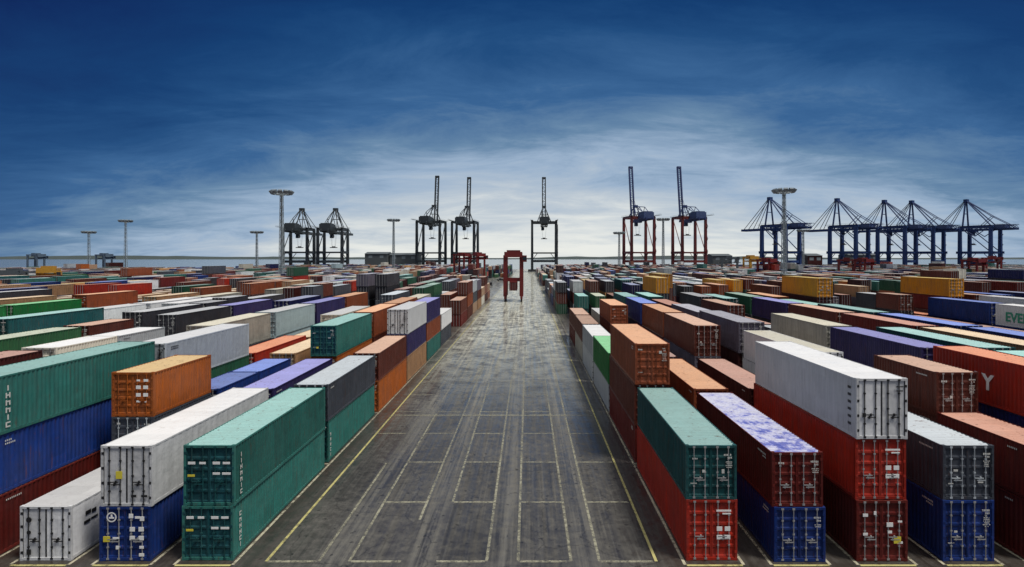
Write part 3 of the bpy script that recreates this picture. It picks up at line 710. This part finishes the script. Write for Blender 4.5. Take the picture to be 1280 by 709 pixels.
for side in 'LR':
    for n in range(1, 60):
        x = rowX(side, n)
        for s in (-1, 1): strip(pl, x+s*(W/2+.16)-.07, x+s*(W/2+.16)+.07, 26.9, 215)
        for k in range(0, 15):
            strip(pl if k else yl, x-W/2-.09, x+W/2+.09, slotY(k)-.42, slotY(k)-.28)
for nm, mbx, mt in (('yellow_lane_lines', yl, M_yl), ('white_lane_lines', wl, M_wl), ('row_border_lines', pl, M_pl)): tag(mbx.build(nm, mt), kind='structure')

# ------------------------------------------------------------------ cranes and machines
M_cg = flat('crane_dark_paint', (.026,.034,.04), .55, scale=.3); M_cb = flat('crane_blue_paint', (.014,.038,.13), .5, scale=.3); M_cr = flat('crane_red_paint', (.11,.016,.014), .5, scale=.3)
M_ct = flat('crane_blue_top', (.02,.035,.12), .5, scale=.3); M_house = flat('machinery_house', (.035,.06,.15), .6, scale=.3); M_glass = flat('cab_glass', (.02,.025,.03), .15); M_cable = flat('steel_cable', (.05,.05,.055), .5)
M_red = flat('straddle_red', (.13,.011,.010), .5); M_syel = flat('straddle_yellow', (.38,.20,.02), .55); M_sblue = flat('straddle_blue', (.09,.13,.18), .5); M_sgrey = flat('straddle_grey', (.06,.07,.08), .5); M_lamp = flat('lamp_housing', (.12,.15,.17), .5); M_pole = flat('mast_steel', (.20,.24,.26), .55); M_dark2 = flat('dark_car_paint', (.02,.02,.025), .3); M_roofd = flat('dark_roof', (.075,.088,.095), .6)

def sts_crane(loc, rz, leg_m, top_m, raised, label, Wd=22, Gd=20, zt=50, apex=66, boomL=46, lean=86, house=-12, trusswork=False):
    c = empty('gantry_crane', loc, rz); t = 1.45 if trusswork else 1.2
    for sx in (-1, 1):
        for yy in (0, -Gd):
            mb = MB(); x = sx*Wd/2; mb.tube((x, yy, 2.4), (x, yy, zt), t, t*.85, square=True)
            mb.build('leg', leg_m, c)
            mb = MB(); mb.box(x-4, x+4, yy-.9, yy+.9, .9, 2.4)
            for q in range(6): mb.tube((x-3.4+q*1.36, yy-.5, .5), (x-3.4+q*1.36, yy+.5, .5), .5, .5, 10)
            mb.build('bogie', M_cable, c)
    mb = MB()
    for yy in (0, -Gd):
        mb.box(-Wd/2, Wd/2, yy-.9, yy+.9, 9.8, 12); mb.box(-Wd/2, Wd/2, yy-.6, yy+.6, zt-1.4, zt+.4)
    for sx in (-1, 1):
        x = sx*Wd/2; mb.box(x-.6, x+.6, -Gd-3, 3, 17.9, 20.1); mb.box(x-.65, x+.65, -Gd-.5, .5, zt-1.2, zt+.6)
        mb.tube((x, -Gd, 19.5), (x, -Gd*.05, zt-1.5), .42, .42, 6)
        for yy in (0, -Gd): mb.tube((x, yy, 12), (x, yy-(yy and -1 or 1)*5, 18), .3, .3, 5)
    mb.tube((-Wd/2, 0, 12), (-Wd/2+5, 0, 18.4), .3, .3, 5); mb.tube((Wd/2, 0, 12), (Wd/2-5, 0, 18.4), .3, .3, 5)
    mb.box(-Wd/2, Wd/2, -Gd-.5, -Gd+.5, 18.2, 19.6)
    mb.build('portal_frame', leg_m, c)
    mb = MB(); x = Wd/2+1.3; nz = 8                        # zigzag stairs up one landside leg
    for q in range(nz):
        za, zb = 3+(zt-6)*q/nz, 3+(zt-6)*(q+1)/nz; ya, yb = (-Gd-1.5, -Gd+1.5) if q % 2 else (-Gd+1.5, -Gd-1.5)
        mb.tube((x, ya, za), (x, yb, zb), .28, .28, 4); mb.box(x-.6, x+.6, yb-.6, yb+.6, zb-.08, zb+.08); mb.box(x-.06, x+.06, min(ya,yb), max(ya,yb), zb+1.0, zb+1.1)
    mb.build('stairs', M_cable, c)
    mb = MB()
    for sx in (-1, 1):
        mb.box(sx*(Wd/2)-1.2, sx*(Wd/2)+1.2, -Gd-14, 4, zt+.62, zt+.74)
        for q in range(12): mb.tube((sx*(Wd/2+1.1), -Gd-13+q*(Gd+16)/11, zt+.7), (sx*(Wd/2+1.1), -Gd-13+q*(Gd+16)/11, zt+1.8), .05, .05, 4)
        mb.box(sx*(Wd/2+1.1)-.06, sx*(Wd/2+1.1)+.06, -Gd-13, 3, zt+1.75, zt+1.85)
    mb.build('walkway', M_cable, c)
    # fixed girder (twin box girders with cross ties)
    mb = MB(); gx = 3.0; zg = zt-3.0; y0, y1 = -Gd-16, 3.5
    for sx in (-1, 1): mb.box(sx*gx-.5, sx*gx+.5, y0, y1, zg-.9, zg+.9)
    for i in range(8): yy = y0+.5+(y1-y0-1)*i/7; mb.box(-gx, gx, yy-.25, yy+.25, zg+.2, zg+.7)
    for sx in (-1, 1):
        for yy in (0, -Gd): mb.tube((sx*gx, yy, zg+.9), (sx*gx, yy, zt), .4, .4, 6)
    if trusswork:
        for sx in (-1, 1):
            nb_ = 12
            for q in range(nb_):
                ya, yb = y0+(y1-y0)*q/nb_, y0+(y1-y0)*(q+1)/nb_; mb.tube((sx*gx, ya, zg+.8), (sx*gx, (ya+yb)/2, zg+3.4), .22, .22, 4); mb.tube((sx*gx, (ya+yb)/2, zg+3.4), (sx*gx, yb, zg+.8), .22, .22, 4)
            mb.box(sx*gx-.25, sx*gx+.25, y0, y1, zg+3.3, zg+3.8)
            mb.tube((sx*Wd/2, 0, zt), (sx*Wd/2, -Gd*.5, zt-9), .4, .4, 5); mb.tube((sx*Wd/2, -Gd, zt), (sx*Wd/2, -Gd*.5, zt-9), .4, .4, 5)
    mb.build('girder', top_m, c)
    # apex frame
    mb = MB()
    for sx in (-1, 1):
        q_ = 1.5 if trusswork else 1.0; mb.tube((sx*Wd*.30, -.5, zt), (sx*1.0, -1, apex), .5*q_, .45*q_, 6); mb.tube((sx*Wd*.28, -Gd+1, zt), (sx*1.0, -1.6, apex-.3), .36*q_, .34*q_, 6)
    mb.box(-2.1, 2.1, -2.6, .4, apex-1.2, apex+1.2); mb.box(-Wd*.18, Wd*.18, -1, -.4, (zt+apex)/2-.3, (zt+apex)/2+.3)
    mb.build('apex_frame', top_m, c)
    mb = MB()
    for sx in (-1, 1): mb.tube((sx*.9, -1.5, apex), (sx*2.6, -Gd+2, zt+9), .34, .34, 5); mb.tube((sx*2.6, -Gd+2, zt+9), (sx*gx, y0+1, zg+1), .34, .3, 5); mb.tube((sx*2.6, -Gd+2, zt+9), (sx*gx, -Gd*.45, zg+1), .3, .3, 5)
    mb.build('back_stay', top_m, c)
    # boom
    ang = R(lean) if raised else 0.0; hy, hz = 4.5, zg
    Mx = Matrix.Translation((0, hy, hz)) @ Matrix.Rotation(ang, 4, 'X')
    mb = MB(); gb = 1.5 if raised else gx
    for sx in (-1, 1):
        mb.box(sx*gb-.55, sx*gb+.55, 0, boomL, -1.0, 1.0, 0, Mx)
    nseg = 14
    for i in range(nseg+1):
        yy = .4+(boomL-.8)*i/nseg; mb.box(-gb, gb, yy-.22, yy+.22, .1, .6, 0, Mx)
        if i < nseg:
            a = Mx @ Vector(((-1)**i*gb, yy, .35)); bb = Mx @ Vector((-(-1)**i*gb, yy+boomL/nseg, .35)); mb.tube(a, bb, .16, .16, 4)
    mb.box(-gb-.5, gb+.5, boomL-1.8, boomL+.2, -1.0, 1.0, 0, Mx)
    mb.build('boom', top_m, c)
    mb = MB()
    for sx in (-1, 1):
        for fr in (.42, .88):
            tip = Mx @ Vector((sx*gb, boomL*fr, .8)); ap = Vector((sx*.9, -.5, apex))
            if raised:
                if fr > .5: continue
                mb.tube(ap, tip, .15, .15, 5)
            else: mb.tube(ap, tip, .3, .3, 5)
    mb.build('fore_stay', M_cable, c)
    hh = 3.6 if trusswork else 6.2; mb = MB(); mb.box(-4.8, 4.8, -Gd-(9 if trusswork else 14), -Gd+1, zg+.95, zg+hh); mb.box(-4.0, 4.0, -Gd-(8 if trusswork else 13), -Gd-1, zg+hh, zg+hh+.8); mb.box(-5.5, 5.5, -Gd-14.5, -Gd+1.5, zg+.4, zg+.9)
    mb.build('machinery_house', M_house if top_m is not M_cg else top_m, c)
    mb = MB(); ty = -7; mb.box(-3.4, 3.4, ty-2.6, ty+2.6, zg-1.9, zg-.95); mb.build('trolley', top_m, c)
    cb = empty('operator_cab'); cb.parent = c
    mb = MB(); mb.box(-2.9, -.2, ty-1.5, ty+1.3, zg-5.2, zg-1.92); mb.box(-2.7, .2, ty+1.3, ty+1.5, zg-4.6, zg-2.4); mb.build('cab_body', top_m, cb)
    mb = MB(); mb.box(-2.95, -.15, ty-1.58, ty-.4, zg-4.9, zg-3.1); mb.build('window', M_glass, cb)
    mb = MB(); sz = zt-17
    mb.box(-3.1, 3.1, ty-1.1, ty+1.1, sz, sz+.7); mb.box(-1.4, 1.4, ty-.8, ty+.8, sz+.7, sz+1.5)
    for a in (-1, 1):
        for bb in (-1, 1): mb.tube((a*1.3, ty+bb*.7, sz+1.4), (a*2.2, ty+bb*1.6, zg-1.8), .06, .06, 4)
    mb.build('spreader', M_cable, c)
    tag(c, label, 'crane', 'ship to shore gantry cranes on the quay')
    return c
def at(px, Y): return (X_at(px, Y), Y, 0)
sts_crane(at(543,575), R(-8), M_cg, M_cg, True, 'dark grey crane with raised boom, leftmost with boom up, left of lane', lean=84, Wd=23, boomL=51)
sts_crane(at(584,585), R(-6), M_cg, M_cg, True, 'dark grey crane with raised boom, second crane left of the red straddle carrier', lean=84, Wd=22, boomL=51)
sts_crane(at(680,585), R(-1), M_cg, M_cg, True, 'dark grey crane with raised boom standing alone at the end of the lane', lean=84, Wd=24, boomL=51)
sts_crane(at(793.5,545), R(11), M_cr, M_ct, True, 'red legged crane with blue top and raised boom, nearest right of the lane', lean=83, Wd=22, apex=63, boomL=54, zt=52)
sts_crane(at(855,545), R(11), M_cr, M_ct, True, 'red legged crane with raised boom and wide blue machinery house, right of its twin', lean=83, Wd=23, apex=63, boomL=54, zt=52)
sts_crane(at(378,520), R(2), M_cg, M_cg, False, 'black crane with lowered boom beside the tall floodlight mast on the left', zt=40, apex=58, Wd=21, Gd=18, boomL=40)
sts_crane(at(420,520), R(2), M_cg, M_cg, False, 'black crane with lowered boom, right one of the left hand pair', zt=40, apex=58, Wd=21, Gd=18, boomL=40)
blue = [(958, 520, 'blue crane with lowered boom, leftmost of the blue row, beside floodlight mast'), (1042, 530, 'second blue crane with lowered boom, standing clear in the right hand row'), (1101, 545, 'third blue crane from the left, its boom overlapping the next one'), (1135, 550, 'fourth blue crane from the left, closely overlapped by its neighbour'), (1203, 540, 'rightmost blue crane with lowered boom, near the right edge')]
for px, Y, lab in blue: sts_crane(at(px+3, Y), R(30), M_cb, M_cb, False, lab, zt=43, apex=68, Wd=19, Gd=24, boomL=23, trusswork=True)

def mast(px, topy, Y, label, tall=None):
    z = CAMH + (HY-topy)*Y/F if tall is None else tall
    c = empty('floodlight_mast', at(px, Y)); mb = MB()
    r0, r1 = 1.15, .6; nst = int(z/2.6)
    def cr(i, q): rr = r0+(r1-r0)*i/nst; a = math.pi/4+q*math.pi/2; return (rr*math.cos(a), rr*math.sin(a), (z-1.5)*i/nst)
    for q in range(4): mb.tube(cr(0,q), cr(nst,q), .15, .11, 5)
    for i in range(nst):
        for q in range(4):
            mb.tube(cr(i,q), cr(i+1,(q+1) % 4), .06, .06, 4); mb.tube(cr(i+1,q), cr(i+1,(q+1) % 4), .05, .05, 4)
    mb.tube((0,0,0), (0,0,z-1), .2, .2, 6); mb.box(-1.2,1.2,-1.2,1.2,0,.5); mb.build('lattice_pole', M_pole, c)
    mb = MB(); r = 3.4
    for i in range(12):
        a = 2*math.pi*i/12; p = (r*math.cos(a), r*math.sin(a), z-.5); q = (r*math.cos(a+math.pi/6), r*math.sin(a+math.pi/6), z-.5)
        mb.tube(p, q, .13, .13, 5)
        if i % 2 == 0: mb.tube((0,0,z-1.4), p, .12, .12, 5)
    mb.tube((0,0,z-1.8), (0,0,z+.2), .7, .7, 10); mb.build('lamp_ring', M_pole, c)
    for i in range(12):
        a = 2*math.pi*(i+.5)/12; Mx = Matrix.Rotation(a, 4, 'Z') @ Matrix.Translation((r+.25, 0, z-.25)) @ Matrix.Rotation(R(35), 4, 'Y')
        mb = MB(); mb.box(-.45,.45,-.75,.75,-.6,.7,0,Mx); mb.box(-.40,-.0,-.5,.5,-.66,-.6,0,Mx); mb.build('floodlight', M_lamp, c)
    tag(c, label, 'light mast', 'floodlight masts standing in the yard')
mast(352,240,214,'tall thick floodlight mast left of the two black cranes')
mast(157,276,380,'slim floodlight mast, second from the left edge, against blue sky')
mast(111,290,380,'small slim floodlight mast nearest the left edge')
mast(321,290,385,'small slim floodlight mast just left of the tallest left hand mast')
mast(492,275,372,'slim floodlight mast between black crane pair and raised boom cranes')
mast(980,238,213,'tall floodlight mast rising behind the leftmost blue crane')
mast(829,274,364,'slim floodlight mast between the two red legged cranes')
mast(774,291,400,'small thin floodlight mast just left of the first red legged crane')
mast(1004,288,400,'small thin floodlight mast between first and second blue cranes')

def straddle(px, Y, mat, label, ht=15.5, Ln=9.5, rz=0, wd=4.9, load=None, th=.42):
    c = empty('straddle_carrier', at(px, Y), rz); w = wd/2
    for sx in (-1, 1):
        mb = MB(); mb.box(sx*w-.35, sx*w+.35, -Ln/2, Ln/2, .95, 1.75); mb.build('side_beam', mat, c)
        for sy in (-1, 1):
            mb = MB(); mb.box(sx*w-th, sx*w+th, sy*(Ln/2-1.3)-th, sy*(Ln/2-1.3)+th, 1.75, ht-.8); mb.build('leg', mat, c)
        for q in range(4):
            y = -Ln/2+.9+q*(Ln-1.8)/3; mb = MB(); mb.tube((sx*w-.25, y, .62), (sx*w+.25, y, .62), .62, .62, 14); mb.build('wheel', M_dark, c)
    mb = MB()
    for sx in (-1, 1): mb.box(sx*w-.3, sx*w+.3, -Ln/2+.4, Ln/2-.4, ht-.8, ht)
    for sy in (-1, 1): mb.box(-w, w, sy*(Ln/2-1.3)-.4, sy*(Ln/2-1.3)+.4, ht-.75, ht-.05)
    mb.box(-w+.4, w-.4, -1.4, 1.4, ht-1.3, ht+.9); mb.box(-w-.3, w+.3, -Ln/2+.3, -Ln/2+1.6, ht-1.5, ht+.3); mb.build('top_frame', mat, c)
    mb = MB(); mb.box(w+.35, w+1.75, -Ln/2+.2, -Ln/2+2.2, ht-3.0, ht-.85); mb.build('operator_cab', mat, c)
    mb = MB(); mb.box(w+.45, w+1.65, -Ln/2+.14, -Ln/2+.2, ht-2.4, ht-1.2); mb.build('cab_window', M_glass, c)
    sz = ht-3.2 if load is None else load
    mb = MB(); mb.box(-1.2, 1.2, -6, 6, sz, sz+.35); mb.box(-w+.4, w-.4, -Ln/2+1.2, -Ln/2+1.7, sz+.3, sz+1.5); mb.box(-1.6, 1.6, -.9, .9, sz+.35, sz+.9)
    for sy in (-1, 1):
        mb.box(-w+.3, w-.3, sy*2.6-.2, sy*2.6+.2, sz+.4, sz+.8)
        for sx in (-1, 1): mb.tube((sx*(w-.5), sy*2.6, sz+.6), (sx*(w-.5), sy*2.6, ht-.7), .05, .05, 4)
    mb.build('spreader', mat, c)
    tag(c, label, 'straddle carrier', 'straddle carriers working between the rows')
    return c
straddle(642, 191, M_red, 'tall red straddle carrier driving along the open lane carrying a maroon container', ht=16, wd=5.3, load=6.35, th=.62)
o, _, _ = make_container('dred', L40, ST, 2, False, random)
o.location = (X_at(642,191), 191-6.1, 3.72); tag(o, 'dark red container carried between the legs of the tall red straddle carrier', 'container', 'shipping containers stacked in rows')
straddle(61, 205, M_syel, 'low yellow straddle carrier standing among stacks near the left edge', ht=10.5, rz=R(30))
straddle(18, 212, M_sgrey, 'low dark straddle carrier at the left edge, left of the yellow one', ht=9.6, rz=R(22))
straddle(45, 380, M_sblue, 'distant blue grey straddle carrier between left edge and first mast', ht=16.5, rz=R(80), Ln=10)
straddle(130, 380, M_sblue, 'distant blue grey straddle carrier between the two leftmost masts', ht=16.5, rz=R(75), Ln=10)
straddle(577, 330, M_red, 'distant red straddle carrier under the second raised boom crane', ht=16.5, rz=R(60))
straddle(597, 322, M_red, 'distant red straddle carrier just left of the open lane', ht=16.5, rz=R(35))
straddle(958, 300, M_red, 'red straddle carrier below the leftmost blue crane', ht=13.5, rz=R(30))
straddle(1058, 290, M_red, 'red straddle carrier among stacks below the second blue crane', ht=13.5, rz=R(65))
straddle(1078, 300, M_red, 'red straddle carrier just right of another below the blue cranes', ht=13.5, rz=R(20))
straddle(1216, 290, M_red, 'red straddle carrier below the rightmost blue crane', ht=13.5, rz=R(20))
straddle(1240, 330, M_red, 'far red straddle carrier near the right edge', ht=14.5, rz=R(70))
straddle(912, 330, M_sgrey, 'dark straddle carrier between red legged cranes and the blue row', ht=14.5, rz=R(75), Ln=11)
straddle(938, 345, M_syel, 'pale yellow straddle carrier left of the leftmost blue crane', ht=15.0, rz=R(10))

def pickup(px, Y, mat, label, rz=0):
    c = empty('pickup_truck', at(px, Y), rz)
    mb = MB(); mb.box(-.9,.9,-2.4,2.4,.45,.95); mb.box(-.85,.85,-.4,1.1,.95,1.0); mb.box(-.9,-.82,-2.4,-.4,.95,1.25); mb.box(.82,.9,-2.4,-.4,.95,1.25); mb.box(-.82,.82,-2.4,-2.32,.95,1.25); mb.box(-.88,.88,1.1,2.4,.95,1.12); mb.box(-.8,.8,-.4,1.0,1.62,1.72); mb.build('body', mat, c)
    mb = MB(); mb.box(-.84,.84,-.38,1.05,1.0,1.62); mb.build('window', M_glass, c)
    for sx in (-1,1):
        for yy in (-1.5,1.5): mb = MB(); mb.tube((sx*.68,yy,.36),(sx*.92,yy,.36),.36,.36,14); mb.build('wheel', M_dark, c)
    tag(c, label, 'pickup truck', 'service trucks far down the lane')
pickup(613, 292, M_dark2, 'tiny black pickup truck on open asphalt left of the red straddle carrier')
pickup(626, 350, M_dark2, 'tiny dark pickup truck farther off, just left of the red straddle carrier', rz=R(90))

def shed(px0, px1, Y, h, label, mat=M_roofd):
    x0, x1 = X_at(px0, Y), X_at(px1, Y); c = empty('warehouse', ((x0+x1)/2, Y, 0)); w = (x1-x0)/2
    mb = MB(); mb.box(-w, w, 0, 22, 0, h-2); mb.build('wall', mat, c)
    mb = MB(); n = 4
    mb.face([(-w-.5,-.6,h-2.0),(w+.5,-.6,h-2.0),(w+.5,11,h),(-w-.5,11,h)]); mb.face([(-w-.5,11,h),(w+.5,11,h),(w+.5,22.6,h-2.0),(-w-.5,22.6,h-2.0)])
    for s in (-1, 1): mb.face([(s*(w+.5),-.6,h-2.0),(s*(w+.5),22.6,h-2.0),(s*(w+.5),11,h)])
    mb.build('roof', M_roofd, c)
    k = max(2, int(2*w/9))
    for i in range(k):
        x = -w+(i+.5)*2*w/k; mb = MB(); mb.box(x-1.8, x+1.8, -.06, -.003, h-6, h-3.4); mb.build('window', M_pole, c)
    tag(c, label, 'warehouse', 'low sheds along the quay')
shed(456, 484, 560, 20, 'low dark shed behind the stacks right of the black crane pair')
shed(487, 522, 565, 19, 'long low dark shed just left of the first raised boom crane')
shed(891, 915, 540, 18, 'low dark shed right of the second red legged crane')
shed(1010, 1028, 500, 18, 'low brown shed between first and second blue cranes', PM['maroon'])
shed(1062, 1100, 600, 19, 'low dark shed between the second and third blue cranes')

# ------------------------------------------------------------------ sky, sun, camera
EXPO = 0.80
w = bpy.data.worlds.new('World'); scene.world = w; w.use_nodes = True; nt = w.node_tree; L = nt.links
for n_ in list(nt.nodes): nt.nodes.remove(n_)
out = N(nt, 'ShaderNodeOutputWorld'); tc = N(nt, 'ShaderNodeTexCoord'); sep = N(nt, 'ShaderNodeSeparateXYZ'); L.new(tc.outputs['Generated'], sep.inputs[0])
def mth(op, a, b=None, c=None):
    n = nt.nodes.new('ShaderNodeMath'); n.operation = op
    for i, x in enumerate((a, b, c)):
        if x is None: continue
        if isinstance(x, (int, float)): n.inputs[i].default_value = x
        else: L.new(x, n.inputs[i])
    return n.outputs[0]
az = mth('ARCTAN2', sep.outputs[0], sep.outputs[1]); az = mth('SUBTRACT', az, .07)
az2 = mth('MINIMUM', mth('MULTIPLY', mth('MULTIPLY', az, az), .345), .31)
el = mth('MAXIMUM', sep.outputs[2], 0)
# cloud sheets: seen in perspective (direction divided by height) so that they flatten towards the horizon
dn = mth('ADD', mth('MAXIMUM', sep.outputs[2], 0), .17)
cv = nt.nodes.new('ShaderNodeCombineXYZ'); L.new(mth('DIVIDE', sep.outputs[0], dn), cv.inputs[0]); L.new(mth('DIVIDE', sep.outputs[1], dn), cv.inputs[1])
cm = N(nt, 'ShaderNodeMapping'); cm.inputs['Scale'].default_value = (1.3, 2.2, 1); cm.inputs['Rotation'].default_value = (0,0,R(18)); L.new(cv.outputs[0], cm.inputs[0])
cn = N(nt, 'ShaderNodeTexNoise', Scale=1.0, Detail=12.0, Roughness=.67, Distortion=.45); L.new(cm.outputs[0], cn.inputs[0])
cn2 = N(nt, 'ShaderNodeTexNoise', Scale=.33, Detail=4.0, Roughness=.5, Distortion=.3); L.new(cm.outputs[0], cn2.inputs[0])
cf = mth('ADD', mth('MULTIPLY', cn.outputs[0], .55), mth('MULTIPLY', cn2.outputs[0], .45))
u = mth('ADD', el, az2)
u2 = mth('SUBTRACT', u, mth('MULTIPLY', mth('SUBTRACT', cf, .5), .40))     # thin bright cloud lifts the pale band
sk = ramp(nt, [(0,(.76,.775,.74)), (.03,(.70,.725,.71)), (.09,(.47,.535,.60)), (.16,(.30,.405,.545)), (.22,(.125,.225,.36)), (.29,(.036,.115,.27)), (.36,(.011,.064,.19)), (.42,(.0035,.040,.147)), (.55,(.0008,.014,.092)), (.66,(.05,.08,.14)), (.8,(.30,.33,.38)), (1.0,(.72,.72,.72))])  # overhead end, out of view, brightened to throw more light on the roofs
L.new(mth('MULTIPLY', u2, 1.0), sk.inputs[0])
bg = N(nt, 'ShaderNodeBackground'); L.new(sk.outputs[0], bg.inputs[0]); bg.inputs[1].default_value = 1.0/(2**EXPO)*1.08
SUN = Vector((.36, -.20, .91)).normalized(); elev = math.asin(SUN.z); rot = math.atan2(SUN.x, SUN.y)
ns = N(nt, 'ShaderNodeTexSky'); ns.sky_type = 'NISHITA'; ns.sun_disc = False; ns.sun_elevation = elev; ns.sun_rotation = rot; ns.air_density = 1.0; ns.dust_density = .4
b2 = N(nt, 'ShaderNodeBackground'); L.new(ns.outputs[0], b2.inputs[0]); b2.inputs[1].default_value = .08
mx = N(nt, 'ShaderNodeMixShader'); mx.inputs[0].default_value = .02; L.new(bg.outputs[0], mx.inputs[1]); L.new(b2.outputs[0], mx.inputs[2]); L.new(mx.outputs[0], out.inputs[0])
sl = bpy.data.lights.new('sun', 'SUN'); sl.energy = 2.1; sl.angle = R(12); sl.color = (1, .95, .88)
so = link('sun', sl); so.rotation_euler = (-SUN).to_track_quat('-Z', 'Y').to_euler()

cam = bpy.data.cameras.new('camera'); co = link('camera', cam); scene.camera = co
co.location = (0,0,CAMH); co.rotation_euler = (R(90), 0, 0)
cam.sensor_width = 36; cam.lens = F/1280*36; cam.shift_x = -(CX-640)/1280; cam.shift_y = -(354.5-HY)/1280
cam.clip_start = .5; cam.clip_end = 30000
scene.view_settings.view_transform = 'Standard'; scene.view_settings.look = 'None'; scene.view_settings.gamma = 1; scene.view_settings.exposure = EXPO
scene.render.engine = 'CYCLES'; scene.cycles.use_denoising = True; scene.cycles.max_bounces = 5
print('boxes', len(boxes), 'seen', len(hits), 'cut at', hits[order[NIND-1]])
